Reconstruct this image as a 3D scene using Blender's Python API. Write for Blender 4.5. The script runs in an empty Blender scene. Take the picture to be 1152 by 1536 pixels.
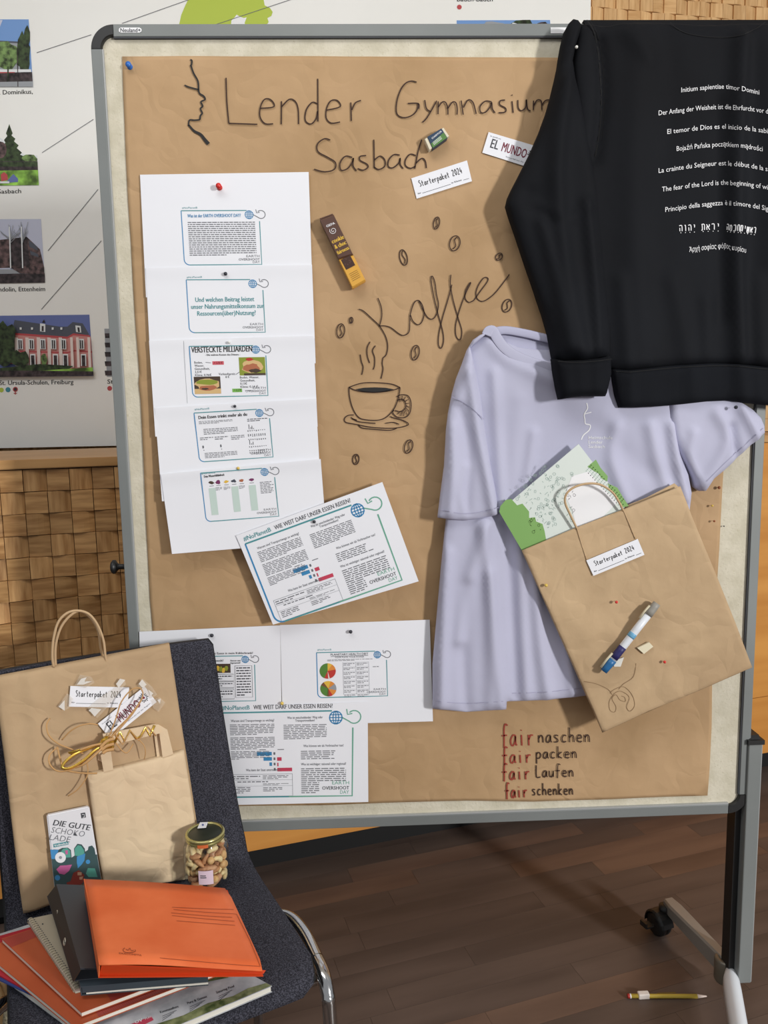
import bpy, bmesh, math, random
import numpy as np
from mathutils import Vector, Matrix
from mathutils.geometry import delaunay_2d_cdt

# ------------------------------------------------------------------ camera
S = bpy.context.scene
FPX = 1130.0                                   # focal length in pixels of a 1152 x 1536 frame
RC = np.array([[0.99914627, -0.03678982, -0.01879493],
               [-0.02334029, -0.12730478, -0.99158899],
               [0.0340877, 0.99118112, -0.12805478]])   # rows: right, down, forward
CAM = np.array([-0.16695742, -1.41940355, 1.25987629])
cd = bpy.data.cameras.new('camera')
cam = bpy.data.objects.new('camera', cd)
S.collection.objects.link(cam)
cd.sensor_fit = 'HORIZONTAL'
cd.sensor_width = 36.0
cd.lens = 36.0 * FPX / 1152.0
cd.clip_start = 0.02
M = Matrix.Identity(4)
for i in range(3):
    M[i][0] = RC[0][i]; M[i][1] = -RC[1][i]; M[i][2] = -RC[2][i]; M[i][3] = CAM[i]
cam.matrix_world = M
S.camera = cam

# ------------------------------------------------------------------ world, lights, exposure
W = bpy.data.worlds.new('room_light'); S.world = W
W.use_nodes = True
bg = W.node_tree.nodes['Background']
bg.inputs[0].default_value = (0.93, 0.96, 1.0, 1)
bg.inputs[1].default_value = 0.37
def area(name, loc, target, sx, sy, power, color):
    l = bpy.data.lights.new(name, 'AREA'); l.shape = 'RECTANGLE'; l.size = sx; l.size_y = sy
    l.energy = power; l.color = color
    o = bpy.data.objects.new(name, l); S.collection.objects.link(o)
    o.location = loc
    o.rotation_euler = (Vector(target) - Vector(loc)).to_track_quat('-Z', 'Y').to_euler()
    return o
area('window_daylight', (3.1, -3.6, 1.75), (0.0, 0.0, 1.15), 0.32, 0.6, 156, (1.0, 0.985, 0.96))
area('ceiling_fill', (-0.8, -1.1, 3.2), (-0.4, 1.1, 1.3), 2.2, 1.2, 32, (1.0, 0.98, 0.95))  # unseen fill lamp added below the ceiling to brighten the banner
S.view_settings.view_transform = 'Standard'
S.view_settings.look = 'None'
S.view_settings.gamma = 1.0
S.view_settings.use_curve_mapping = False
S.view_settings.exposure = 0.0

# ------------------------------------------------------------------ helpers
COL = S.collection
rnd = random.Random(7)
PI = math.pi
def lin(c):
    return tuple(((v/255.0)/12.92 if v/255.0 <= 0.04045 else ((v/255.0+0.055)/1.055)**2.4) for v in c)

class Plane:
    """A real plane in the room; at() gives the point of it seen at a photo pixel."""
    def __init__(s, p, n):
        s.p = np.array(p, float); s.n = np.array(n, float); s.n /= np.linalg.norm(s.n)
        if s.n @ (CAM - s.p) < 0: s.n = -s.n
    def at(s, px, py, lift=0.0):
        d = RC.T @ np.array([(px-576.0)/FPX, (py-768.0)/FPX, 1.0])
        t = ((s.p + s.n*lift - CAM) @ s.n) / (d @ s.n)
        return CAM + t*d
    def up(s, k): return Plane(s.p + s.n*k, s.n)
def bplane(y, tilt=0.0, zt=1.0):
    """plane parallel to the pinboard, y metres off its front; tilt leans its foot towards the viewer"""
    return Plane((0, y, zt), (0, 1, -tilt))
def hplane(z): return Plane((0, 0, z), (0, 0, 1))
def bxz(px, py, y=0.0):
    p = bplane(y).at(px, py); return (p[0], p[2])

def link(name, me, mat=None, parent=None):
    o = bpy.data.objects.new(name, me); COL.objects.link(o)
    if mat is not None and not me.materials: me.materials.append(mat)
    if parent is not None:
        o.parent = parent
        if parent.type == 'EMPTY': o.matrix_parent_inverse = Matrix.Translation(-parent.location)
    return o
def mesh(name, v, f, mat=None, parent=None, smooth=False):
    me = bpy.data.meshes.new(name)
    me.from_pydata([tuple(map(float, p)) for p in v], [], [tuple(q) for q in f])
    if smooth: me.polygons.foreach_set('use_smooth', [True]*len(me.polygons))
    me.update()
    return link(name, me, mat, parent)
def bobj(name, bm, mat=None, parent=None, smooth=False):
    me = bpy.data.meshes.new(name); bm.to_mesh(me); bm.free()
    if smooth: me.polygons.foreach_set('use_smooth', [True]*len(me.polygons))
    return link(name, me, mat, parent)
def empty(name, label, cat, loc=(0, 0, 0), group=None):
    o = bpy.data.objects.new(name, None); COL.objects.link(o)
    o.empty_display_size = 0.02
    o.location = loc
    return tag(o, label, cat, group)
def tag(o, label, cat, group=None):
    o['label'] = label; o['category'] = cat
    if group: o['group'] = group
    return o
def struct(o): o['kind'] = 'structure'; return o
def settle(root):
    """give an empty at a real base its children without moving them"""
    inv = Matrix.Translation(-root.location)
    for c in root.children: c.matrix_parent_inverse = inv
    return root

def box(bm, x0, x1, y0, y1, z0, z1, T=None):
    vs = [bm.verts.new((T @ Vector(p)) if T else p) for p in
          ((x0,y0,z0),(x1,y0,z0),(x1,y1,z0),(x0,y1,z0),(x0,y0,z1),(x1,y0,z1),(x1,y1,z1),(x0,y1,z1))]
    for f in ((0,3,2,1),(4,5,6,7),(0,1,5,4),(1,2,6,5),(2,3,7,6),(3,0,4,7)): bm.faces.new([vs[i] for i in f])
def boxo(name, b, mat, parent=None, bevel=0.0, T=None):
    bm = bmesh.new(); box(bm, *b, T=T)
    if bevel: bmesh.ops.bevel(bm, geom=bm.edges[:], offset=bevel, segments=2, affect='EDGES', profile=0.5)
    return bobj(name, bm, mat, parent)
def catmull(P, n=6, closed=False):
    P = [np.array(p, float) for p in P]
    if len(P) < 3: return P
    out = []
    N = len(P); rng = range(N) if closed else range(N-1)
    for i in rng:
        if closed: a, b, c, d = P[(i-1) % N], P[i], P[(i+1) % N], P[(i+2) % N]
        else: a, b, c, d = P[max(i-1, 0)], P[i], P[i+1], P[min(i+2, N-1)]
        for k in range(n):
            t = k/n
            out.append(0.5*((2*b)+(-a+c)*t+(2*a-5*b+4*c-d)*t*t+(-a+3*b-3*c+d)*t**3))
    if not closed: out.append(P[-1])
    return out
def tube_vf(P, r, seg=8, v=None, f=None, flat=1.0, upv=None):
    """swept tube; r a number or one per point; flat squashes it across upv"""
    v = [] if v is None else v; f = [] if f is None else f
    P = [np.array(p, float) for p in P]; n = len(P); base = len(v)
    ref = np.array(upv if upv is not None else (0.13, 0.2, 1.0), float)
    for i, p in enumerate(P):
        t = P[min(i+1, n-1)] - P[max(i-1, 0)]; t = t/(np.linalg.norm(t)+1e-12)
        a = np.cross(t, ref)
        if np.linalg.norm(a) < 1e-3: a = np.cross(t, (1, 0, 0))
        a /= np.linalg.norm(a); b = np.cross(a, t)
        rr = r[i] if hasattr(r, '__len__') else r
        for k in range(seg):
            q = 2*PI*k/seg
            v.append(p + rr*(math.cos(q)*a + math.sin(q)*b*flat))
    for i in range(n-1):
        for k in range(seg):
            k2 = (k+1) % seg
            f.append((base+i*seg+k, base+i*seg+k2, base+(i+1)*seg+k2, base+(i+1)*seg+k))
    f.append(tuple(base+k for k in reversed(range(seg)))); f.append(tuple(base+(n-1)*seg+k for k in range(seg)))
    return v, f
def tube(name, P, r, mat, parent=None, seg=8, flat=1.0, upv=None):
    v, f = tube_vf(P, r, seg, flat=flat, upv=upv)
    return mesh(name, v, f, mat, parent, smooth=True)
def lathe(name, prof, mat, parent=None, seg=32, T=None, smooth=True):
    """prof: (radius, height) pairs turned about z"""
    v = []; f = []
    for r, z in prof:
        for k in range(seg):
            a = 2*PI*k/seg; p = Vector((r*math.cos(a), r*math.sin(a), z)); v.append(T @ p if T else p)
    for i in range(len(prof)-1):
        for k in range(seg):
            k2 = (k+1) % seg; f.append((i*seg+k, i*seg+k2, (i+1)*seg+k2, (i+1)*seg+k))
    return mesh(name, v, f, mat, parent, smooth)
def slab(name, corners, th, mat, parent=None, n=1, bulge=0.0):
    """a thin board between 4+ coplanar points, th thick away from the viewer"""
    c = [np.array(p, float) for p in corners]
    nn = np.cross(c[1]-c[0], c[2]-c[0]); nn /= np.linalg.norm(nn)
    if nn @ (CAM-c[0]) < 0: nn = -nn
    k = len(c); v = c + [p-nn*th for p in c]
    f = [tuple(range(k)), tuple(reversed(range(k, 2*k)))] + [(i, i+k, (i+1) % k+k, (i+1) % k) for i in range(k)]
    o = mesh(name, v, f, mat, parent)
    bm = bmesh.new(); bm.from_mesh(o.data); bmesh.ops.recalc_face_normals(bm, faces=bm.faces); bm.to_mesh(o.data); bm.free()
    return o

# ------------------------------------------------------------------ materials
def nodes(name):
    m = bpy.data.materials.new(name); m.use_nodes = True
    nt = m.node_tree; return m, nt, nt.nodes['Principled BSDF']
def plain(name, c, rough=0.6, metal=0.0, spec=0.5, **kw):
    m, nt, b = nodes(name)
    b.inputs['Base Color'].default_value = (*lin(c), 1); b.inputs['Roughness'].default_value = rough
    b.inputs['Metallic'].default_value = metal; b.inputs['Specular IOR Level'].default_value = spec
    for k, v in kw.items(): b.inputs[k.replace('_', ' ')].default_value = v
    return m
def mottled(name, c1, c2, scale=8, rough=0.8, bump=0.2, bscale=40, stretch=(1,1,1), detail=6, dist=0.004, spec=0.3, metal=0.0, coords='Object', vor=0.0, c3=None, rand=False, lo=0.35, hi=0.65, bstretch=None, sheen=0.0):
    m, nt, b = nodes(name); N = nt.nodes; L = nt.links
    tc = N.new('ShaderNodeTexCoord'); mp = N.new('ShaderNodeMapping'); mp.inputs['Scale'].default_value = stretch
    L.new(tc.outputs[coords], mp.inputs[0])
    src = mp.outputs[0]
    if rand:
        oi = N.new('ShaderNodeObjectInfo'); ad = N.new('ShaderNodeVectorMath'); ad.operation = 'ADD'
        sc_ = N.new('ShaderNodeVectorMath'); sc_.operation = 'SCALE'; sc_.inputs['Scale'].default_value = 37.0
        cb = N.new('ShaderNodeCombineXYZ'); L.new(oi.outputs['Random'], cb.inputs[0]); L.new(oi.outputs['Random'], cb.inputs[2])
        L.new(cb.outputs[0], sc_.inputs[0]); L.new(src, ad.inputs[0]); L.new(sc_.outputs[0], ad.inputs[1]); src = ad.outputs[0]
    nz = N.new('ShaderNodeTexNoise'); nz.inputs['Scale'].default_value = scale; nz.inputs['Detail'].default_value = detail
    L.new(src, nz.inputs['Vector'])
    cr = N.new('ShaderNodeValToRGB'); e = cr.color_ramp.elements
    e[0].position = lo; e[0].color = (*lin(c1), 1); e[1].position = hi; e[1].color = (*lin(c2), 1)
    L.new(nz.outputs['Fac'], cr.inputs[0]); out = cr.outputs[0]
    if rand:
        hs = N.new('ShaderNodeHueSaturation'); mr = N.new('ShaderNodeMapRange')
        mr.inputs['To Min'].default_value = 1.0-rand; mr.inputs['To Max'].default_value = 1.0+rand
        L.new(oi.outputs['Random'], mr.inputs[0]); L.new(mr.outputs[0], hs.inputs['Value']); L.new(out, hs.inputs['Color']); out = hs.outputs[0]
    if c3 is not None:
        v3 = N.new('ShaderNodeTexNoise'); v3.inputs['Scale'].default_value = scale*9; v3.inputs['Detail'].default_value = 2
        L.new(src, v3.inputs['Vector'])
        r3 = N.new('ShaderNodeValToRGB'); r3.color_ramp.elements[0].position = 0.64; r3.color_ramp.elements[1].position = 0.72
        mx = N.new('ShaderNodeMix'); mx.data_type = 'RGBA'; L.new(v3.outputs['Fac'], r3.inputs[0]); L.new(r3.outputs[0], mx.inputs[0])
        L.new(out, mx.inputs[6]); mx.inputs[7].default_value = (*lin(c3), 1); out = mx.outputs[2]
    L.new(out, b.inputs['Base Color'])
    b.inputs['Roughness'].default_value = rough; b.inputs['Specular IOR Level'].default_value = spec; b.inputs['Metallic'].default_value = metal
    b.inputs['Sheen Weight'].default_value = sheen
    if bump:
        n2 = N.new('ShaderNodeTexNoise'); n2.inputs['Scale'].default_value = bscale; n2.inputs['Detail'].default_value = 5
        if bstretch:
            m2 = N.new('ShaderNodeMapping'); m2.inputs['Scale'].default_value = bstretch; L.new(src, m2.inputs[0]); L.new(m2.outputs[0], n2.inputs['Vector'])
        else: L.new(src, n2.inputs['Vector'])
        bp = N.new('ShaderNodeBump'); bp.inputs['Strength'].default_value = bump; bp.inputs['Distance'].default_value = dist
        h = n2.outputs['Fac']
        if vor:
            vo = N.new('ShaderNodeTexVoronoi'); vo.feature = 'DISTANCE_TO_EDGE'; vo.inputs['Scale'].default_value = vor
            nv = N.new('ShaderNodeTexNoise'); nv.inputs['Scale'].default_value = vor*0.8; L.new(src, nv.inputs['Vector'])
            am = N.new('ShaderNodeMix'); am.data_type = 'RGBA'; am.inputs[0].default_value = 0.35
            L.new(src, am.inputs[6]); L.new(nv.outputs['Color'], am.inputs[7]); L.new(am.outputs[2], vo.inputs['Vector'])
            cl = N.new('ShaderNodeMath'); cl.operation = 'MINIMUM'; cl.inputs[1].default_value = 0.22
            L.new(vo.outputs['Distance'], cl.inputs[0])
            mm = N.new('ShaderNodeMath'); mm.operation = 'MULTIPLY_ADD'; mm.inputs[1].default_value = 2.0
            L.new(cl.outputs[0], mm.inputs[0]); L.new(h, mm.inputs[2]); h = mm.outputs[0]
        L.new(h, bp.inputs['Height']); L.new(bp.outputs[0], b.inputs['Normal'])
    return m
def weave(name, c1, c2, scale, rough=0.9, strength=0.4):
    """woven cloth: small checker of threads"""
    m, nt, b = nodes(name); N = nt.nodes; L = nt.links
    tc = N.new('ShaderNodeTexCoord'); w = []
    for d in ('X', 'Z'):
        wv = N.new('ShaderNodeTexWave'); wv.bands_direction = d; wv.inputs['Scale'].default_value = scale
        L.new(tc.outputs['Object'], wv.inputs[0]); w.append(wv)
    ad = N.new('ShaderNodeMath'); ad.operation = 'MULTIPLY'; L.new(w[0].outputs['Fac'], ad.inputs[0]); L.new(w[1].outputs['Fac'], ad.inputs[1])
    cr = N.new('ShaderNodeValToRGB'); e = cr.color_ramp.elements; e[0].position = 0.1; e[1].position = 0.6
    e[0].color = (*lin(c1), 1); e[1].color = (*lin(c2), 1)
    L.new(ad.outputs[0], cr.inputs[0]); L.new(cr.outputs[0], b.inputs['Base Color'])
    bp = N.new('ShaderNodeBump'); bp.inputs['Strength'].default_value = strength; bp.inputs['Distance'].default_value = 0.001
    L.new(ad.outputs[0], bp.inputs['Height']); L.new(bp.outputs[0], b.inputs['Normal'])
    b.inputs['Roughness'].default_value = rough; b.inputs['Specular IOR Level'].default_value = 0.25
    return m
MT = {}
MT['kraft'] = mottled('kraft_paper', (172,140,102), (189,156,118), scale=5, rough=0.7, bump=0.26, bscale=12, dist=0.009, vor=9)
MT['kraft_bag'] = mottled('kraft_bag_paper', (178,150,116), (196,168,132), scale=6, rough=0.75, bump=0.5, bscale=14, dist=0.006, vor=9)
MT['kraft_light'] = mottled('kraft_bag_paper_pale', (214,190,156), (228,204,170), scale=6, rough=0.75, bump=0.45, bscale=18, dist=0.005, vor=12)
MT['kraft_cord'] = plain('twisted_paper_cord', (196,166,128), 0.8)
MT['pinboard'] = mottled('pinboard_felt', (200,193,172), (214,207,188), scale=30, rough=0.95, bump=0.5, bscale=160, dist=0.002, c3=(196,188,164))
MT['alu'] = mottled('brushed_aluminium', (120,124,123), (132,136,135), scale=3, rough=0.55, bump=0.05, bscale=200, metal=0.15, stretch=(1,1,1), dist=0.0005, spec=0.5)
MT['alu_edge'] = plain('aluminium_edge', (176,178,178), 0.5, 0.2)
MT['black_plastic'] = plain('black_plastic', (26,27,28), 0.45)
MT['black_dark'] = plain('black_matt', (14,14,15), 0.7)
MT['paper'] = mottled('white_paper', (233,234,240), (238,239,244), scale=3, rough=0.7, bump=0.1, bscale=5, dist=0.004)
MT['poster'] = mottled('white_banner', (236,236,232), (241,241,238), scale=2, rough=0.45, bump=0.12, bscale=2, dist=0.02)
MT['ink_black'] = plain('ink_black', (30,28,28), 0.7)
MT['ink_marker'] = plain('ink_marker', (58,36,26), 0.8)
MT['ink_gray'] = plain('ink_gray', (104,106,112), 0.7)
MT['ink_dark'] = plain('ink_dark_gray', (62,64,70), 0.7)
MT['ink_teal'] = plain('ink_teal', (74,146,152), 0.7)
MT['ink_green'] = plain('ink_green_teal', (108,168,146), 0.7)
MT['ink_blue'] = plain('ink_blue', (56,134,184), 0.7)
MT['ink_red'] = plain('ink_red', (176,52,40), 0.7)
MT['ink_pink'] = plain('ink_crimson', (196,62,88), 0.7)
MT['pencil'] = plain('pencil_line', (138,110,78), 0.8)
MT['mint'] = plain('ink_mint', (196,214,206), 0.7)
MT['white'] = plain('white_ink', (236,236,238), 0.6)
MT['lime'] = plain('ink_lime', (178,196,70), 0.5)
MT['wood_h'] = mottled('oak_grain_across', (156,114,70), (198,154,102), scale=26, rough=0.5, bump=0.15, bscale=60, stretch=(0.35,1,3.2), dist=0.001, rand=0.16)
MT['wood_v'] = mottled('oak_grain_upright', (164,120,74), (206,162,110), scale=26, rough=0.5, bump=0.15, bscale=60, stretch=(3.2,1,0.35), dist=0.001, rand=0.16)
MT['wood_dark'] = plain('dark_wood_gap', (70,38,18), 0.8)
MT['orange_wood'] = mottled('honey_veneer', (206,140,68), (224,160,84), scale=5, rough=0.42, bump=0.06, bscale=30, stretch=(0.25,0.25,3), dist=0.001)
MT['rail_wood'] = mottled('oak_edge', (176,132,82), (200,156,104), scale=10, rough=0.4, bump=0.06, bscale=30, stretch=(0.3,0.3,3), dist=0.001)
MT['floor'] = mottled('dark_laminate', (84,70,63), (108,91,82), scale=5, rough=0.5, bump=0.06, bscale=50, stretch=(0.35,2.6,1), dist=0.001, rand=0.06, detail=9, lo=0.3, hi=0.7)
MT['floor_red'] = mottled('reddish_laminate', (98,78,68), (122,98,84), scale=6, rough=0.42, bump=0.08, bscale=50, stretch=(0.35,2.4,1), dist=0.001, rand=0.06, detail=9)
MT['black_cloth'] = mottled('black_sweat_cloth', (15,16,20), (21,23,28), scale=4, rough=0.78, bump=0.3, bscale=7, dist=0.010, spec=0.16, sheen=0.0)
MT['black_rib'] = mottled('black_rib_knit', (17,18,22), (23,25,30), scale=5, rough=0.85, bump=0.3, bscale=90, bstretch=(1,1,0.05), dist=0.002, spec=0.12, sheen=0.0)
MT['black_seam'] = plain('black_stitching', (8,8,10), 0.9)
MT['lilac'] = mottled('lilac_cotton', (180,180,201), (190,190,211), scale=3, rough=0.85, bump=0.3, bscale=6, dist=0.012, spec=0.2)
MT['lilac_dark'] = mottled('lilac_cotton_inside', (176,176,200), (186,186,208), scale=3, rough=0.85, bump=0.2, bscale=8, dist=0.01, spec=0.2)
MT['lilac_seam'] = plain('lilac_stitching', (164,162,186), 0.9)
MT['seat_cloth'] = mottled('navy_woven_cloth', (38,38,45), (76,76,86), scale=520, rough=0.9, bump=0.35, bscale=620, dist=0.0012, detail=2, spec=0.2, lo=0.42, hi=0.62)
MT['chrome'] = plain('chrome', (200,200,200), 0.14, 1.0)
MT['orange'] = mottled('orange_pressboard', (224,105,55), (236,121,70), scale=14, rough=0.5, bump=0.12, bscale=60, dist=0.001)
MT['orange_in'] = plain('orange_card_inside', (206,66,18), 0.6)
MT['orange_shaded'] = mottled('orange_brochure_shaded', (170,78,46), (186,92,58), scale=6, rough=0.4, bump=0.0)  # orange darkened, the shading in the stack is part of the colour
MT['terracotta'] = plain('brick_red_stripe', (160,62,52), 0.5)
MT['red'] = plain('red_card', (176,36,52), 0.5)
MT['blue'] = plain('blue_card', (52,70,130), 0.5)
MT['slate'] = plain('slate_card', (62,72,80), 0.5)
MT['binder'] = plain('black_binder_cover', (52,54,60), 0.42)
MT['binder_spine'] = plain('binder_spine_brown_black', (50,42,34), 0.6)
MT['page'] = plain('page_edges', (226,222,210), 0.8)
MT['notecover'] = plain('notebook_cover', (176,166,146), 0.7)
MT['gold'] = plain('gold_foil', (222,184,84), 0.22, 0.85)
MT['raffia'] = plain('paper_raffia', (196,152,98), 0.7)
MT['hedge'] = mottled('printed_hedge', (66,82,44), (150,156,110), scale=60, rough=0.4, bump=0.0, detail=8)
MT['cover_gray'] = mottled('printed_gravel', (170,174,180), (206,208,212), scale=40, rough=0.35, bump=0.0, detail=5)
MT['green_print'] = plain('grass_green_print', (124,168,92), 0.5)
MT['booklet'] = plain('booklet_cover', (214,222,216), 0.5)
MT['dot_print'] = plain('grey_green_linework', (150,172,164), 0.6)
MT['foot_gray'] = plain('foot_gray_lacquer', (150,146,140), .4, .3)
MT['foot_metal'] = plain('foot_hub_metal', (120,114,102), .4, .4)
MT['foot_white'] = plain('pale_foot_profile', (206,212,218), .4)
MT['far_wood'] = mottled('lit_oak_far', (204,160,108), (228,188,136), scale=26, rough=0.5, bump=0.1, bscale=60, stretch=(3.2,1,0.35), dist=0.001, rand=0.09)  # same oak in a lighter copy: strong light up there put into the colour
MT['far_wood_lit_h'] = mottled('lit_oak_far_across', (200,156,104), (224,184,132), scale=26, rough=0.5, bump=0.1, bscale=60, stretch=(0.35,1,3.2), dist=0.001, rand=0.09)  # likewise lightened for the light on the upper wall
MT['ink_red'] = plain('ink_marker_red', (152,58,44), 0.75)
MT['foot_white'] = plain('pale_foot_profile', (226,230,236), .4)

# ------------------------------------------------------------------ flat print: strokes, lettering, filled shapes
class Ink:
    """collects flat printed shapes given in photo pixels on one plane, one mesh per name"""
    def __init__(s, surf, parent, lift=0.0004):
        s.surf = surf; s.parent = parent; s.lift = lift; s.d = {}; s.k = 0
    def bag(s, name, mat):
        return s.d.setdefault((name, mat), ([], []))
    def P(s, px, py, l=0.0):
        return s.surf.at(px, py, s.lift+l) if isinstance(s.surf, Plane) else s.surf(px, py, s.lift+l)
    def poly(s, name, mat, pts, l=0.0):
        v, f = s.bag(name, mat); b = len(v)
        v.extend(s.P(x, y, l) for x, y in pts); f.append(tuple(range(b, b+len(pts))))
    def stroke(s, name, mat, pts, w=1.5, l=0.0, smooth=4, closed=False, w2=None):
        if smooth: pts = catmull(pts, smooth, closed)
        if closed: pts = list(pts)+[pts[0]]
        pts = [np.array(p, float) for p in pts]; n = len(pts)
        v, f = s.bag(name, mat); b = len(v)
        for i, p in enumerate(pts):
            t = pts[min(i+1, n-1)]-pts[max(i-1, 0)]
            if closed and i in (0, n-1): t = pts[1]-pts[-2]
            t = t/(np.linalg.norm(t)+1e-9)
            ww = w if w2 is None else w+(w2-w)*i/(n-1)
            q = np.array((-t[1], t[0]))*ww/2
            v.append(s.P(*(p+q), l)); v.append(s.P(*(p-q), l))
        for i in range(n-1): f.append((b+2*i, b+2*i+1, b+2*i+3, b+2*i+2))
    def disc(s, name, mat, c, r, l=0.0, n=20, ry=None, a0=0, a1=2*PI, rin=0.0):
        ry = ry or r; k = max(3, int(n*(a1-a0)/(2*PI)))
        A = [a0+(a1-a0)*i/k for i in range(k+(0 if abs(a1-a0-2*PI) < 1e-6 else 1))]
        p = [(c[0]+r*math.cos(a), c[1]+ry*math.sin(a)) for a in A]
        if abs(a1-a0-2*PI) > 1e-6: p.append(c)
        s.poly(name, mat, p, l)
    def text(s, name, mat, txt, p0, p1, h, bold=0.0, shear=0.0, l=0.0, path=None, up=None):
        gv, gf, gw = glyphs(txt, min(bold, 0.0), shear)
        v, f = s.bag(name, mat); b = len(v)
        if bold > .006 and path is None:      # heavier print: a second pass shifted sideways
            dv = (np.array(p1, float)-np.array(p0, float)); dv = dv/np.linalg.norm(dv)*h*min(bold, .04)*3.2
            s.text(name, mat, txt, np.array(p0, float)+dv, np.array(p1, float)+dv, h, 0.0, shear, l+.00012, None, up)
            v, f = s.bag(name, mat); b = len(v)
        p0 = np.array(p0, float); p1 = np.array(p1, float); d = p1-p0
        L = np.linalg.norm(d); n = np.array((d[1], -d[0]))/L if up is None else np.array(up, float)
        for x, y in gv:
            q = path(x/gw)+n*(y*h) if path else p0+d*(x/gw)+n*(y*h)
            v.append(s.P(q[0], q[1], l))
        f.extend(tuple(b+i for i in q) for q in gf)
    def done(s):
        for (name, mat), (v, f) in s.d.items():
            if v:
                o = mesh(name, v, f, MT[mat], s.parent)
                if len(f) > 1: o['kind'] = 'stuff'
        s.d = {}

_gc = {}
def _raw(txt, bold, shear):
    c = bpy.data.curves.new('t', 'FONT'); c.body = txt; c.resolution_u = 2; c.offset = bold; c.shear = shear; c.fill_mode = 'FRONT'
    o = bpy.data.objects.new('t', c); COL.objects.link(o)
    dg = bpy.context.evaluated_depsgraph_get(); me = bpy.data.meshes.new_from_object(o.evaluated_get(dg))
    v = [(p.co.x, p.co.y) for p in me.vertices]; f = [tuple(p.vertices) for p in me.polygons]
    bpy.data.objects.remove(o); bpy.data.meshes.remove(me); bpy.data.curves.remove(c)
    return v, f
def glyphs(txt, bold=0.0, shear=0.0):
    """letters as polygons, capital height 1, left edge at 0"""
    k = (txt, bold, shear)
    if k not in _gc:
        if 'cap' not in _gc: _gc['cap'] = max(y for x, y in _raw('H', 0, 0)[0])
        v, f = _raw(txt, bold, shear); x0 = min(x for x, y in v); x1 = max(x for x, y in v); c = _gc['cap']
        _gc[k] = ([((x-x0)/c, y/c) for x, y in v], f, (x1-x0)/c)
    return _gc[k]

# single-line handwriting, x 0..1 wide, y 0 baseline, 1 x-height
HW = {'a': [[(.8,.95),(.45,1),(.1,.6),(.12,.15),(.4,0),(.7,.35),(.82,.95),(.82,.3),(1,.02)]],
 'b': [[(.1,2),(.1,0)],[(.1,.7),(.5,1),(.9,.6),(.6,.05),(.1,.05)]], 'c': [[(.85,.85),(.5,1),(.12,.55),(.35,.02),(.85,.15)]],
 'e': [[(.15,.5),(.85,.6),(.6,1),(.2,.8),(.12,.3),(.5,0),(.9,.15)]], 'f': [[(.95,1.9),(.6,2.05),(.42,1.6),(.4,.6),(.36,-.2)],[(.05,.95),(.85,1)]],
 'h': [[(.1,2.0),(.1,0)],[(.1,.6),(.5,1),(.8,.7),(.85,0)]], 'i': [[(.4,1),(.45,0)],[(.38,1.4),(.42,1.48)]],
 'k': [[(.1,1.9),(.1,0)],[(.8,1),(.12,.45),(.85,0)]], 'l': [[(.3,1.9),(.3,.1),(.5,0)]], 'n': [[(.1,1),(.12,0)],[(.12,.6),(.5,1),(.8,.7),(.85,0)]],
 'p': [[(.1,1),(.1,-.8)],[(.1,.7),(.5,1),(.9,.6),(.6,.05),(.1,.1)]], 'r': [[(.15,1),(.2,0)],[(.2,.55),(.5,.95),(.85,.95)]],
 's': [[(.8,.9),(.4,1),(.2,.75),(.7,.4),(.65,.08),(.1,.05)]], 't': [[(.4,1.7),(.4,.2),(.7,0)],[(.05,1.1),(.85,1.12)]], 'u': [[(.1,1),(.15,.2),(.5,0),(.8,.4),(.85,1),(.85,0)]],
 'L': [[(.1,1.9),(.1,.05),(.9,.05)]], 'S': [[(.9,1.7),(.5,1.95),(.15,1.5),(.8,.8),(.75,.15),(.1,.1)]], 'o': [[(.5,1),(.12,.5),(.5,0),(.88,.5),(.5,1)]],
 '2': [[(.1,1.6),(.5,1.95),(.8,1.4),(.1,.05),(.95,.05)]], '0': [[(.5,1.95),(.1,1),(.5,0),(.9,1),(.5,1.95)]], '4': [[(.55,1.9),(.1,.7),(.95,.75)],[(.7,1.2),(.65,0)]], ' ': []}
def hand(ink, name, mat, txt, p0, p1, xh, w=1.3):
    p0 = np.array(p0, float); p1 = np.array(p1, float); d = (p1-p0)/len(txt); n = np.array((d[1], -d[0])); n /= np.linalg.norm(n)
    for i, ch in enumerate(txt):
        for s in HW[ch]:
            ink.stroke(name, mat, [p0+d*(i+.12+.76*x)+n*xh*y for x, y in s], w, smooth=3)

# ------------------------------------------------------------------ room shell
YAW = math.radians(15.65)
ux, uy = math.cos(YAW), math.sin(YAW)
def rot_box(bm, o, s0, s1, d0, d1, z0, z1, ang=YAW):
    """box along a yawed wall: s along it, d away from the viewer"""
    c, s_ = math.cos(ang), math.sin(ang)
    T = Matrix(((c, -s_, 0, o[0]), (s_, c, 0, o[1]), (0, 0, 1, 0), (0, 0, 0, 1)))
    box(bm, s0, s1, d0, d1, z0, z1, T)

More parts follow.
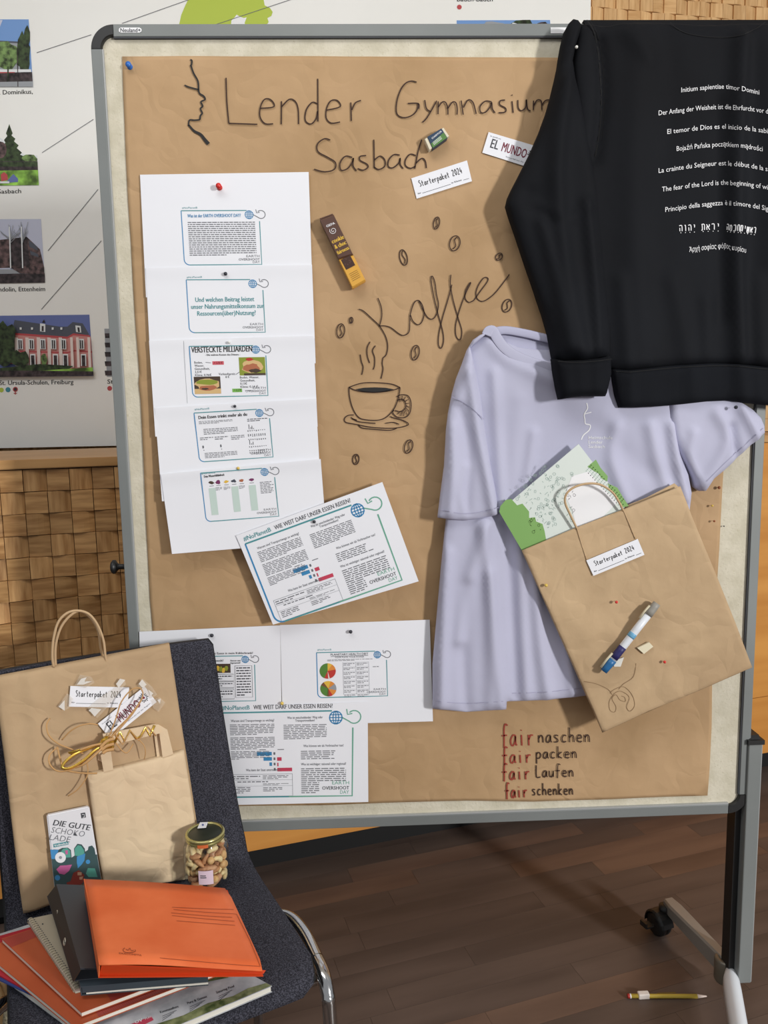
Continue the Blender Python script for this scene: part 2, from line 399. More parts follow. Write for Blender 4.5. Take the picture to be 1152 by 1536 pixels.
# floor: a dark sub-floor with separate laminate strips on it
floor = struct(boxo('floor', (-4, 4, -4.5, 3.2, -0.04, -0.006), MT['black_dark']))
PW = 0.0655
strip_mesh = {}
def strip(a0, a1, b0, lighter, z0=-0.006):
    key = (round(a1-a0, 3), lighter)
    if key not in strip_mesh:
        bm = bmesh.new(); box(bm, 0, a1-a0-0.0006, 0, PW-0.0006, 0, 0.006)
        me = bpy.data.meshes.new('floor_strip'); bm.to_mesh(me); bm.free(); me.materials.append(MT['floor_red' if lighter else 'floor']); strip_mesh[key] = me
    o = bpy.data.objects.new('floor_strip', strip_mesh[key]); COL.objects.link(o); o.parent = floor
    o.location = (a0*ux - b0*uy, a0*uy + b0*ux, z0); o.rotation_euler = (0, 0, YAW)
r2 = random.Random(12)
OFFB = 0.0
for k in range(-14, 27):
    b0 = k*PW+OFFB; a = -1.3 + r2.uniform(-.35, 0)
    while a < 2.3:
        Ln = r2.choice((.36, .48, .6, .72))
        X = (a+Ln/2)*ux-b0*uy; Y = (a+Ln/2)*uy+b0*ux
        if -1.3 < X < 1.9 and -1.0 < Y < 1.45: strip(a, a+Ln, b0, r2.random() < 0.14)
        a += Ln
# the rest of the floor, unseen by the camera or too far to tell strips apart
for (a0, a1, b0, b1) in ((-3.6, 3.6, -3.6, -14*PW), (-3.6, 3.6, 27*PW, 2.9)):
    bm = bmesh.new(); T = Matrix.Rotation(YAW, 4, 'Z'); box(bm, a0, a1, b0, b1, -0.006, -0.0005, T)
    o = bobj('floor_strip', bm, MT['floor'], floor); o['kind'] = 'stuff'

# back wall clad in small oak blocks, far behind the board
WY = math.radians(9.0)
wd = np.array((math.cos(WY), math.sin(WY), 0)); wn = np.array((-math.sin(WY), math.cos(WY), 0))
W0 = CAM + np.array((0, 2.92, 0)); W0[2] = 0
def wbox(bm, s0, s1, d0, d1, z0, z1):
    T = Matrix(((wd[0], wn[0], 0, W0[0]), (wd[1], wn[1], 0, W0[1]), (0, 0, 1, 0), (0, 0, 0, 1))); box(bm, s0, s1, d0, d1, z0, z1, T)
bm = bmesh.new(); wbox(bm, -3.2, 3.6, 0.02, 0.14, 0, 3.4)
wall_back = struct(bobj('wall_back', bm, MT['wood_dark']))

ceil = struct(boxo('ceiling', (-4, 4, -1.2, 3.2, 3.3, 3.36), plain('ceiling_white', (228,226,220), .9)))
BS = 0.0502
def block_vf(kind, w, h, d=0.018):
    """one oak block: front face bowed; kind 0 falls back to the right edge, kind 1 to its middle level"""
    v = []; n = 4
    for j in (0, 1):
        for i in range(n+1):
            t = i/n
            y = (-0.0015-0.0105*(t**2.2)) if kind == 0 else (-0.0005+(-0.0075)*(1-t)**2.0)
            y = -d + (0.0105*(t**2.4)) if kind == 0 else -d+0.0005+0.004*(1-t)
            v.append((t*w, y, j*h))
    for j in (0, 1):
        for i in range(n+1): v.append((i/n*w, 0, j*h))
    m = n+1; f = []
    for i in range(n):
        f.append((i, i+1, m+i+1, m+i)); f.append((2*m+i, i, 0, 0) if False else (2*m+i+1, 2*m+i, 3*m+i, 3*m+i+1))
        f.append((2*m+i, 2*m+i+1, i+1, i)); f.append((m+i, m+i+1, 3*m+i+1, 3*m+i))
    f.append((2*m, 0, m, 3*m)); f.append((n, 2*m+n, 3*m+n, m+n))
    return v, f
BM = {}
for kind in (0, 1):
    for g in ('wood_h', 'wood_v'):
        for nm, (w, h) in (('near', (BS-0.0016, 0.0518-0.0014)), ('far', (0.0505-0.0012, 0.0545-0.0014))):
            v, f = block_vf(kind, w, h); me = bpy.data.meshes.new('oak_block')
            me.from_pydata(v, [], f); me.materials.append(MT[g] if nm == 'near' else MT['far_wood' if g == 'wood_v' else 'far_wood_lit_h']); me.update(); BM[(kind, g, nm)] = me
def lay_block(parent, org, ang, s, z, kind, g, nm, jit=0.0015):
    o = bpy.data.objects.new('oak_block', BM[(kind, g, nm)]); COL.objects.link(o); o.parent = parent
    j = rnd.uniform(-jit, jit)
    c, s_ = math.cos(ang), math.sin(ang)
    o.location = (org[0]+s*c-j*s_, org[1]+s*s_+j*c, z); o.rotation_euler = (rnd.uniform(-.025, .025), 0, ang)
# wall blocks in view: upper right
org = W0 + wn*0.019
zt = None
for i in range(22):
    for j in range(8):
        s = 0.80 + i*0.0505; z = 2.575 + j*0.0545
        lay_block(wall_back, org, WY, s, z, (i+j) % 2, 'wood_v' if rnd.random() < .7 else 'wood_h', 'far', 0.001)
v = []; f = []
for i in range(-62, 58):
    for j in range(20, 62):
        s = 0.80+i*0.0505; z = 2.575+(j-46)*0.0545 - 0.0
        if 0 <= i < 22 and 46 <= j < 54: continue
        if z < 0.9: continue
        bv, bf = block_vf((i+j) % 2, 0.0493, 0.0531); b = len(v)
        for p in bv:
            q = W0+wn*(0.019+p[1])+wd*(s+p[0]); v.append((q[0], q[1], z+p[2]))
        f.extend(tuple(b+k for k in q) for q in bf)
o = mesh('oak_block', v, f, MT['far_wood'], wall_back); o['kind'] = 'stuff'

# ------------------------------------------------------------------ low cabinet with block front behind the board
A0 = np.array((-0.4829, 0.4904, 0.0))     # a point on the cabinet front line
def cab(bm, s0, s1, d0, d1, z0, z1): rot_box(bm, A0, s0, s1, d0, d1, z0, z1)
cabt = empty('wooden_cabinet', 'long low oak cabinet with block-clad front and flat top behind the pinboard', 'cabinet', (A0[0], A0[1], 0))
bm = bmesh.new(); cab(bm, -1.3, 1.95, 0.02, 0.60, 0.10, 1.148); bobj('carcass', bm, MT['wood_dark'], cabt)
bm = bmesh.new(); cab(bm, -1.3, 1.95, -0.004, 0.63, 1.150, 1.172)
bmesh.ops.bevel(bm, geom=bm.edges[:], offset=0.002, segments=2, affect='EDGES'); bobj('top_board', bm, MT['rail_wood'], cabt)
bm = bmesh.new(); cab(bm, -1.3, 1.95, -0.002, 0.02, 0.10, 0.30); bobj('bottom_rail', bm, MT['orange_wood'], cabt)
bm = bmesh.new(); cab(bm, 1.05, 1.95, -0.002, 0.02, 0.302, 1.148); bobj('smooth_panel', bm, MT['orange_wood'], cabt)
bm = bmesh.new(); cab(bm, -1.25, 1.9, 0.08, 0.56, 0.0, 0.10); bobj('plinth', bm, MT['black_dark'], cabt)
ob = A0 + np.array((-uy, ux, 0))*0.019
NR = 16; s_first = -0.2803+0.0008 - 14*BS
for i in range(18):
    for j in range(NR):
        s = s_first + i*BS; z = 1.1485 - (j+1)*0.0518
        lay_block(cabt, ob, YAW, s, z, (i+j) % 2, 'wood_h' if (i+j) % 2 else ('wood_v' if rnd.random() < .75 else 'wood_h'), 'near')
v = []; f = []
for i in range(18, 40):
    for j in range(NR):
        s = s_first+i*BS; z = 1.1485-(j+1)*0.0518
        if s+BS > 1.05: continue
        bv, bf = block_vf((i+j) % 2, BS-.0016, .0504); b = len(v)
        for p in bv:
            q = ob+np.array((ux, uy, 0))*(s+p[0])+np.array((-uy, ux, 0))*p[1]; v.append((q[0], q[1], z+p[2]))
        f.extend(tuple(b+k for k in q) for q in bf)
o = mesh('oak_block', v, f, MT['wood_v'], cabt); o['kind'] = 'stuff'
settle(cabt)

# ------------------------------------------------------------------ banner with the map of schools
PA = math.radians(1.0)
pos = Plane((0, 1.12, 1.3), (-math.sin(PA), math.cos(PA), 0))
banner = empty('white_banner', 'large white display banner with school photos, captions and green map shape, behind the pinboard', 'banner', (-1.2, 1.12, 1.18))
cn = [pos.at(-190, -190), pos.at(886, -190), pos.at(886, 640), pos.at(-190, 640)]
zb = pos.at(80, 670.5)[2]; cn[0][2] = cn[1][2] = 2.75; cn[2][2] = cn[3][2] = zb
cn[1][:2] = cn[2][:2] = pos.at(886, 12)[:2]; cn[0][:2] = cn[3][:2]
slab('banner_sheet', cn, 0.012, MT['poster'], banner)
bm = bmesh.new(); box(bm, cn[3][0]+.02, cn[2][0]-.02, 1.15, 1.17, zb-0.001, zb+.05); bobj('bottom_rail', bm, MT['black_dark'], banner)  # black bar added to stand in for the dark gap under the banner
boxo('top_rail', (cn[3][0]-.02, cn[2][0]+.02, 1.07, 1.13, 2.74, 2.77), MT['alu'], banner)
for X in (cn[3][0]+.3, cn[2][0]-.3): boxo('hanging_cord', (X-.002, X+.002, 1.1, 1.104, 2.76, 3.3), MT['black_dark'], banner)
ink = Ink(pos, banner, 0.0008)
def photo(base, shapes):
    ink.poly('printed_picture', base[0], base[1])
    for q, (m, p) in enumerate(shapes): ink.poly('printed_picture', m, p, 0.0003*(q+1))
for nm, c in (('p_sky', (110,150,206)), ('p_sky2', (96,110,168)), ('p_tree', (44,56,34)), ('p_tree2', (84,104,62)), ('p_grass', (116,156,66)), ('p_dark', (52,44,46)), ('p_brown', (78,62,62)),
              ('p_pink', (206,140,134)), ('p_cream', (226,212,206)), ('p_slate', (74,78,90)), ('p_gray', (150,154,160)), ('p_haze', (190,194,214)), ('p_white', (222,226,228)), ('p_rose', (184,70,74)), ('p_teal', (64,140,160))):
    MT[nm] = plain('print_'+nm[2:], c, 0.45) if nm not in ('p_tree','p_tree2','p_brown','p_dark','p_grass') else mottled('print_'+nm[2:], tuple(int(x*.55) for x in c), tuple(min(255, int(x*1.5)) for x in c), scale=70 if nm != 'p_grass' else 20, rough=.45, bump=0, detail=8)
rp = random.Random(3)
def blob(cx, cy, rx, ry, n=16, j=.25, clip=None):
    P = []
    for i in range(n):
        a = 2*PI*i/n; k = 1+rp.uniform(-j, j); x, y = cx+rx*k*math.cos(a), cy+ry*k*math.sin(a)
        if clip: x = min(max(x, clip[0]), clip[2]); y = min(max(y, clip[1]), clip[3])
        P.append((x, y))
    return P
# picture 1: school behind trees
photo(('p_sky', [(-60,29),(43,29),(49.5,130),(-60,130)]), [
    ('p_haze', [(-60,29),(4,30),(-2,45),(-60,62)]), ('p_gray', [(-60,60),(31,64),(31,110),(-60,112)]), ('p_slate', [(-60,58),(32,62.5),(32,65),(-60,61)]),
    ('p_tree2', blob(8,84,20,22,18,.15)), ('p_tree', blob(35,84,9,32,18,.25,(24,36,47,118))), ('p_tree', blob(40,60,4.5,22,14,.3,(30,36,45,100))), ('p_white', [(-60,104),(46.5,104),(47,108),(-60,110)]),
    ('p_rose', [(-60,108),(22,108),(24,113),(-60,113)]), ('p_dark', [(-60,112),(48,108),(49,123),(-60,124)]), ('p_gray', [(-60,124),(49,122),(49.5,130),(-60,130)]),
    ('p_tree', [(11,100),(13,100),(13,122),(11,122)]), ('p_dark', [(25.5,72),(26.5,72),(27.5,130),(26.3,130)])])
ink.text('caption', 'ink_black', 'St. Dominikus,', (-9,142), (49,140.5), 6.6, bold=.012)
# picture 2: lawn with people
tree = [(14,186),(16,192),(19,200),(17,203),(23,208),(21,212),(28,218),(25,222),(33,229),(30,232),(40,236),(40,242),(-6,242),(-8,236),(4,225),(2,221),(8,214),(6,210),(11,204),(9,200)]
photo(('p_white', [(-60,205),(-2,205),(40,234),(56,233),(58,278),(-60,279)]), [
    ('p_tree', tree), ('p_tree2', blob(45,238,11,6,12,.2,(30,230,56,246))), ('p_brown', blob(0,225,9,15,12,.2)), ('p_dark', [(-60,242),(56.3,242),(57,258),(-60,260)]), ('p_tree', [(-60,243),(56.3,243),(56.5,250),(-60,250)]),
    ('p_grass', [(-60,257),(57,255),(58.3,277.5),(-60,279)]), ('p_rose', [(1,262),(6,258),(11,262),(12,270),(2,272)]), ('p_blue_', [(11,271),(20,261),(27,268),(27,273),(12,274)]) if False else ('p_sky2', [(11,271),(20,261),(27,268),(27,273),(12,274)]),
    ('p_white', [(0,272),(14,272),(14,275),(0,275)])])
ink.text('caption', 'ink_black', 'Sasbach', (-3,290.5), (31.5,289.5), 6.4, bold=.012)
# picture 3: brown building with bare trees
photo(('p_haze', [(-60,329),(61.5,328.5),(67.5,424),(-60,426)]), [
    ('p_brown', [(-60,366),(16,358),(40,355),(60,374),(66,400),(-60,404)]), ('p_dark', [(15,360),(40,355),(45,398),(15,400)]), ('p_slate', [(43,360),(56,370),(57,376),(44,370)]), ('p_slate', [(45,376),(57,381),(58,386),(46,382)]),
    ('p_gray', [(-60,404),(30,404),(40,410),(-60,412)]), ('p_dark', [(-60,412),(67,410),(67.5,424),(-60,426)]), ('p_brown', [(10,398),(66,400),(66.5,411),(30,410)])])
for x0 in (16, 34):
    for k in range(15):
        a = rp.uniform(-2.7, -.45); ln = rp.uniform(14, 30)
        ink.stroke('printed_picture', 'p_gray', [(x0, 365-rp.uniform(0, 12)), (x0+ln*math.cos(a)*.7, max(330, 360+ln*math.sin(a)))], .7, l=.004, smooth=0)
    ink.stroke('printed_picture', 'p_white', [(x0-2, 340), (x0-1, 370), (x0, 402)], 1.8, l=.0043, smooth=0)
ink.text('caption', 'ink_black', 'St. Landolin, Ettenheim', (-24,437.5), (67.5,436.5), 6.6, bold=.012)
# picture 4: pink palace school
shp = [('p_slate', [(22,480),(90,490),(101,490),(109,483),(124,485),(134,502),(110,508),(16,501)]), ('p_pink', [(14,499),(100,506),(112,501),(136,505),(139,553),(100,554),(10,545)]),
       ('p_rose', [(16,499),(101,505),(110,500),(135,503),(135,505),(110,503),(101,508),(16,502)]), ('p_rose', [(30,526),(101,528),(112,525),(138,527),(138,529),(112,527),(101,530),(30,528)]),
       ('p_white', [(60,485),(68,486),(68,498),(60,497)]), ('p_dark', [(62.5,489),(65.5,489),(65.5,497),(62.5,496.5)]), ('p_white', [(113,488),(121,489),(122,499),(114,498)]), ('p_dark', [(116,491),(119,491),(120,498),(117,498)]),
       ('p_dark', [(64,482),(66,479),(68,484),(63,484)])]
for x in (31, 48, 79, 92): shp.append(('p_white', [(x-1.5,491),(x+1.5,491),(x+1.5,494.5),(x-1.5,494.5)]))
for x in (22, 38, 55, 71, 88): shp += [('p_cream', [(x,506),(x+5,506.5),(x+6,550),(x+1,549)])]
for x in (30, 47, 64, 80, 95, 122): shp += [('p_white', [(x-4,508),(x+4,508.5),(x+4.5,524),(x-3.5,523.5)]), ('p_dark', [(x-2.5,510),(x+2.5,510.5),(x+3,523),(x-2,523)]), ('p_white', [(x-.5,510),(x+.4,510),(x+.8,523),(x,523)])]
for x in (49, 83, 98, 125): shp += [('p_white', [(x-4,531),(x+4,531),(x+4.5,549),(x-3.5,549)]), ('p_dark', [(x-2.5,533),(x+2.5,533),(x+3,549),(x-2,549)])]
for x in (105, 114, 131): shp += [('p_cream', [(x,506),(x+4,506),(x+6,551),(x+2,551)])]
shp += [('p_tree2', blob(66,540,5,9,10,.2)), ('p_tree', blob(8,520,17,32,18,.25,(-10,474,40,562))), ('p_tree', blob(28,538,14,12,14,.25)), ('p_tree', [(0,552),(60,546),(110,549),(100,556),(0,562)]),
        ('p_grass', [(60,556),(139,551),(139.6,558),(70,562)]), ('p_dark', [(-40,556),(60,556),(139.8,557),(140.3,563.5),(-40,566)])]
photo(('p_sky2', [(-40,474),(134,472),(140.3,564),(-40,566)]), shp)
ink.text('caption', 'ink_black', 'St. Ursula-Schulen, Freiburg', (-1,577.5), (110,576), 6.6, bold=.012)
ink.disc('map_dot', 'lime', (2,585), 3.6, n=16); ink.disc('map_dot', 'p_teal', (12,584.5), 3.8); ink.disc('map_dot', 'p_rose', (23,584), 3.8); ink.disc('map_dot', 'p_dark', (23,584), 2.4, .0003)
ink.stroke('map_dot', 'p_rose', [(23,587),(23,592)], 1.2, smooth=0); ink.stroke('map_dot', 'p_rose', [(20.5,590),(25.5,590)], 1.2, smooth=0)
# picture 5, mostly behind the board, and the pair at the top
photo(('p_gray', [(156.5,493),(260,492),(264,563),(160.5,565)]), [('p_dark', [(157,500+k*14),(260,499+k*14),(260,506+k*14),(158,507+k*14)]) for k in range(5)])
ink.text('caption', 'ink_black', 'St. Ursula', (161,575.5), (205,575), 6.4, bold=.012); ink.disc('map_dot', 'p_rose', (164.5,582.5), 3.6)
photo(('p_sky', [(685,30.5),(825,30),(832,110),(687,110)]), [('p_gray', blob(738,40,16,8,12,.3)), ('p_tree', blob(790,45,26,13,18,.3)), ('p_white', blob(775,38,9,4,9,.4)), ('p_dark', blob(812,44,12,12,12,.3,(790,31,826,70)))])
ink.text('caption', 'ink_black', 'Baden-Baden', (685.5,2), (739,2), 7, bold=.012); ink.disc('map_dot', 'p_rose', (689,10.6), 3.6)
g = [(268,40),(272,22),(278,8),(286,-8),(300,-60),(330,-120),(395,-110),(400,-40),(394,-8),(397,8),(405,12),(409,18),(407,24),(401,27),(403,33),(400,37),(398,60),(270,60)]
ink.poly('map_shape', 'lime', g); ink.poly('map_shape', 'white', [(347,31),(352,26),(355,22),(360,25),(366,27),(370,26),(367,34),(368,45),(346,45)], .0004)
for a, b in (((55,79),(137,52)), ((183,35),(290,-3)), ((63,229),(140,179)), ((72,376),(147,284)), ((62,464),(152,361)), ((320,38),(440,-2))):
    ink.stroke('map_line', 'ink_gray', [a, b], 0.9, l=.0008, smooth=0)
ink.done(); settle(banner)

# ------------------------------------------------------------------ mobile pinboard
BX0, BX1, BZ0, BZ1 = -0.6125, 0.6125, 0.44, 1.94
FR = 0.0205; CR = 0.040
board = empty('pinboard', 'large mobile pinboard with beige felt surface and grey aluminium frame on casters', 'pinboard', (0, 0.02, 0))
boxo('felt_panel', (BX0+.012, BX1-.012, 0.006, 0.028, BZ0+.012, BZ1-.012), MT['pinboard'], board)
def rail(name, x0, x1, z0, z1, vert):
    o = boxo(name, (x0, x1, -0.001, 0.034, z0, z1), MT['alu'], board, bevel=0.0012)
    return o
rail('frame_rail', BX0+CR, BX1-CR, BZ1-FR, BZ1, 0); rail('frame_rail', BX0+CR, BX1-CR, BZ0, BZ0+FR, 0)
rail('frame_rail', BX0, BX0+FR-.002, BZ0+CR, BZ1-CR, 1); rail('frame_rail', BX1-FR+.002, BX1, BZ0+CR, BZ1-CR, 1)
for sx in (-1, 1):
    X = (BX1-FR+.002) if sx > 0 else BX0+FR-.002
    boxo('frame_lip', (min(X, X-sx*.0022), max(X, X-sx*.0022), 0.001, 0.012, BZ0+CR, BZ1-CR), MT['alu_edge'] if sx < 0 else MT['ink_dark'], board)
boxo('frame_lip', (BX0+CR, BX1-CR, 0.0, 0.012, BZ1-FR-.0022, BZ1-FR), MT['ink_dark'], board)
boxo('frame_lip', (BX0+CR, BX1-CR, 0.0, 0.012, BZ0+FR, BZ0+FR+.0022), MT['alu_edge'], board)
for sx, sz in ((-1, 1), (1, 1), (-1, -1), (1, -1)):
    cx = (BX1-CR) if sx > 0 else BX0+CR; cz = (BZ1-CR) if sz > 0 else BZ0+CR
    v = []; f = []; n = 12; ri = CR-FR+.002
    for i in range(n+1):
        a = i/n*PI/2; c, s_ = math.cos(a)*sx, math.sin(a)*sz
        for r, y in ((CR, .034), (CR, 0.0005), (CR-.0015, -.002), (ri+.0015, -.002), (ri, 0.0005), (ri, .034)): v.append((cx+r*c, y, cz+r*s_))
    for i in range(n):
        for k in range(6): f.append((i*6+k, i*6+(k+1) % 6, (i+1)*6+(k+1) % 6, (i+1)*6+k))
    f.append((0,1,2,3,4,5)); f.append(tuple(n*6+k for k in range(6)))
    o = mesh('corner_cap', v, f, MT['black_plastic'], board)
    bm = bmesh.new(); bm.from_mesh(o.data); bmesh.ops.recalc_face_normals(bm, faces=bm.faces); bm.to_mesh(o.data); bm.free()
# stand: outer posts, inner slides, feet, casters
for sx in (1, -1):
    o1 = boxo('post', (min(sx*.6065, sx*.634), max(sx*.6065, sx*.634), -0.006, 0.05, 0.062, 0.590), MT['alu'], board, bevel=.002)
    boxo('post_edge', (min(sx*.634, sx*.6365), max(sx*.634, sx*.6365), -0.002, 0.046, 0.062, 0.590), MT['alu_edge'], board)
    bm = bmesh.new(); box(bm, min(sx*.604, sx*.6375), max(sx*.604, sx*.6375), -.008, .052, .5885, .606)
    bmesh.ops.bevel(bm, geom=[e for e in bm.edges if abs(e.verts[0].co.z-.606) < 1e-4 and abs(e.verts[1].co.z-.606) < 1e-4], offset=.008, segments=3, affect='EDGES')
    bobj('post_cap', bm, MT['black_plastic'], board)
    boxo('inner_slide', (min(sx*.594, sx*.606), max(sx*.594, sx*.606), .012, .044, .06, 1.75), MT['black_plastic'], board)
    # foot hub
    T = Matrix.Translation((sx*.604, .045, 0))
    lathe('foot_hub', [(0, .03), (.021, .03), (.0225, .034), (.0225, .078), (.021, .082), (.012, .0825), (.011, .076), (0, .076)], MT['foot_metal'] if 'foot_metal' in MT else MT['alu'], board, 28, T)
    # rear foot beam and front foot beam
    def beam(name, A, B, wa, wb, ha, hb, mat):
        A = np.array(A); B = np.array(B); d = B-A; d[2] = 0; d /= np.linalg.norm(d); q = np.array((-d[1], d[0], 0)); v = []; n = 8
        for i in range(n+1):
            t = i/n; P = A+(B-A)*t; w = wa+(wb-wa)*t; h = ha+(hb-ha)*t
            if t > .99: w *= .75
            for a, b in ((-1, 0), (-1, -h), (1, -h), (1, 0), (.72, .004), (-.72, .004)): v.append(P+q*a*w/2+np.array((0, 0, b)))
        f = [(i*6+k, i*6+(k+1) % 6, (i+1)*6+(k+1) % 6, (i+1)*6+k) for i in range(n) for k in range(6)]+[(0,1,2,3,4,5), tuple(n*6+k for k in range(6))]
        o = mesh(name, v, f, mat, board)
        bm = bmesh.new(); bm.from_mesh(o.data); bmesh.ops.recalc_face_normals(bm, faces=bm.faces); bm.to_mesh(o.data); bm.free()
    beam('rear_foot', (sx*.606, .045, .080), (sx*.562, .245, .082), .024, .036, .038, .02, MT['foot_gray'])
    v = []; f = []; n = 14     # front foot: pale half-round profile
    A = np.array((sx*.606, .03, .078)); B = np.array((sx*.462, -.36, .066)); d = (B-A)/np.linalg.norm(B-A); q = np.array((-d[1], d[0], 0)); q /= np.linalg.norm(q)
    for i in range(n+1):
        t = i/n; P = A+(B-A)*t; w = .0165*min(1, .45+t*7)
        for k in range(13):
            a = PI*k/12; v.append(P+q*w*math.cos(a)+np.array((0, 0, 1))*(.018*math.sin(a)-.012))
        v.append(P-q*w+np.array((0, 0, -.034))); v.append(P+q*w+np.array((0, 0, -.034)))
    f = [(i*15+k, i*15+(k+1) % 15, (i+1)*15+(k+1) % 15, (i+1)*15+k) for i in range(n) for k in range(15)]+[tuple(range(15)), tuple(n*15+k for k in range(15))]
    o = mesh('front_foot', v, f, MT['foot_white'], board, smooth=True)
    bm = bmesh.new(); bm.from_mesh(o.data); bmesh.ops.recalc_face_normals(bm, faces=bm.faces); bm.to_mesh(o.data); bm.free()
    for (cx, cy, ang) in ((sx*.537, .236, .35), (sx*.49, -.34, -.3)):
        R_ = Matrix.Translation((cx, cy, .0285)) @ Matrix.Rotation(ang, 4, 'Z') @ Matrix.Rotation(PI/2, 4, 'Y')
        lathe('caster_wheel', [(0,-.017),(.02,-.017),(.0265,-.014),(.0283,-.009),(.0283,-.002),(.024,-.0015),(.024,.0015),(.0283,.002),(.0283,.009),(.0265,.014),(.02,.017),(0,.017)], MT['black_plastic'], board, 28, R_)
        v = []; f = []; n = 10
        Rz = Matrix.Translation((cx, cy, .0285)) @ Matrix.Rotation(ang, 4, 'Z')
        for i in range(n+1):
            a = PI*(-.05+1.0*i/n)
            for r, x in ((.0305, -.018), (.0305, .018), (.034, .014), (.034, -.014)): v.append(Rz @ Vector((x, r*math.cos(a), r*math.sin(a))))
        f = [(i*4+k, i*4+(k+1) % 4, (i+1)*4+(k+1) % 4, (i+1)*4+k) for i in range(n) for k in range(4)]+[(0,1,2,3), tuple(n*4+k for k in range(4))]
        mesh('caster_hood', v, f, MT['black_plastic'], board)
        lathe('caster_stem', [(0, .055), (.013, .055), (.013, .074), (0, .074)], MT['black_plastic'], board, 16, Matrix.Translation((cx+sx*.012, cy, 0)))
        bm = bmesh.new(); box(bm, -.05, -.028, -.014, .006, .006, .010, Rz); box(bm, -.053, -.048, -.014, .006, .008, .02, Rz); bobj('brake_lever', bm, MT['black_plastic'], board)
# clamp knob behind the left edge
Tk = Matrix.Translation((-.634, .03, 0.978)) @ Matrix.Rotation(PI/2, 4, 'Y')
lathe('clamp_knob', [(0,-.012),(.010,-.012),(.0135,-.009),(.0135,-.005),(.009,-.002),(.0055,.002),(.0052,.014),(.007,.016),(.007,.028),(0,.028)], MT['black_plastic'], board, 20, Tk)
# maker's badge and white strip on the top rail
b0 = bplane(-0.0012)
ink = Ink(b0, board, 0.0004)
ink.poly('badge', 'white', [(181,41.2),(209,41.2),(212,43),(212.6,45.2),(212,47.5),(209,49),(181,49),(178.5,47.5),(178,45),(178.8,42.5)])
ink.text('badge_lettering', 'ink_dark', 'Neuland', (180.5,48), (206,48), 6.0, bold=.01, l=.0004)
ink.disc('badge_lettering', 'ink_gray', (209,45), 1.6, .0004, 12)
ink.poly('white_strip', 'white', [(826,41),(853,41),(853,50),(826,50)])
ink.done(); settle(board)

# ------------------------------------------------------------------ soft sheets: kraft paper, bags, shirts
def cdt_sheet(name, outline, hfun, step, y_back, mat, parent=None, smooth=True, inset=None):
    """solid soft sheet on the board: outline in (x, z), front at y = -hfun, back at y_back"""
    out = np.array(outline, float)
    # resample outline
    pts = []
    for i in range(len(out)):
        a, b = out[i], out[(i+1) % len(out)]; L = np.linalg.norm(b-a); n = max(1, int(L/(step*.9)))
        for k in range(n): pts.append(a+(b-a)*k/n)
    nb = len(pts); P = np.array(pts)
    x0, z0 = P.min(0); x1, z1 = P.max(0)
    gx = np.arange(x0+step/2, x1, step); gz = np.arange(z0+step/2, z1, step)
    G = np.array([(x+(.5*step if j % 2 else 0), z) for j, z in enumerate(gz) for x in gx])
    G = G[inside(G, P)]; d = edge_dist(G, P); G = G[d > step*1.25]
    tn = np.roll(P, -1, 0)-np.roll(P, 1, 0); tn /= np.linalg.norm(tn, axis=1)[:, None]+1e-12; nn = np.stack([-tn[:, 1], tn[:, 0]], 1)
    a_ = np.sum(P[:, 0]*np.roll(P[:, 1], -1)-np.roll(P[:, 0], -1)*P[:, 1])
    if a_ < 0: nn = -nn
    for r_ in (.22, .75):
        I = P+nn*step*r_; I = I[inside(I, P)]; I = I[edge_dist(I, P) > step*r_*.8]; G = np.vstack([G, I]) if len(G) else I
    allp = [Vector((float(a), float(b))) for a, b in np.vstack([P, G])] if len(G) else [Vector((float(a), float(b))) for a, b in P]
    r = delaunay_2d_cdt(allp, [], [list(range(nb))], 1, 1e-7)
    V = np.array([(p.x, p.y) for p in r[0]]); F = r[2]
    h = hfun(V[:, 0], V[:, 1], edge_dist(V, P)); n = len(V)
    v = [(V[i, 0], -h[i], V[i, 1]) for i in range(n)]
    # boundary loop for the skirt
    cnt = {}
    for q in F:
        for i in range(len(q)):
            e = (q[i], q[(i+1) % len(q)]); cnt[e] = 1
    bound = [e for e in cnt if (e[1], e[0]) not in cnt]
    area2 = sum(V[q[0]][0]*(V[q[1]][1]-V[q[2]][1])+V[q[1]][0]*(V[q[2]][1]-V[q[0]][1])+V[q[2]][0]*(V[q[0]][1]-V[q[1]][1]) for q in F[:50])
    f = [tuple(q) for q in F] if area2 > 0 else [tuple(reversed(q)) for q in F]
    if area2 <= 0: bound = [(b, a) for a, b in bound]
    idx = {}
    for a, b in bound:
        for k in (a, b):
            if k not in idx: idx[k] = len(v); v.append((V[k, 0], y_back, V[k, 1]))
    for a, b in bound: f.append((b, a, idx[a], idx[b]))
    return mesh(name, v, f, mat, parent, smooth)
def inside(G, P):
    r = np.zeros(len(G), bool); n = len(P)
    for i in range(n):
        a, b = P[i], P[(i+1) % n]
        c = ((a[1] > G[:, 1]) != (b[1] > G[:, 1]))
        with np.errstate(divide='ignore', invalid='ignore'): xi = (b[0]-a[0])*(G[:, 1]-a[1])/(b[1]-a[1]+1e-15)+a[0]
        r ^= c & (G[:, 0] < xi)
    return r
def seg_dist(X, Z, a, b):
    a = np.array(a, float); b = np.array(b, float); d = b-a; L = d@d+1e-15
    t = np.clip(((X-a[0])*d[0]+(Z-a[1])*d[1])/L, 0, 1)
    return np.hypot(X-a[0]-t*d[0], Z-a[1]-t*d[1]), t
def line_dist(X, Z, pts):
    D = None
    for i in range(len(pts)-1):
        d, t = seg_dist(X, Z, pts[i], pts[i+1]); D = d if D is None else np.minimum(D, d)
    return D
def edge_dist(G, P): return line_dist(G[:, 0], G[:, 1], list(P)+[P[0]])
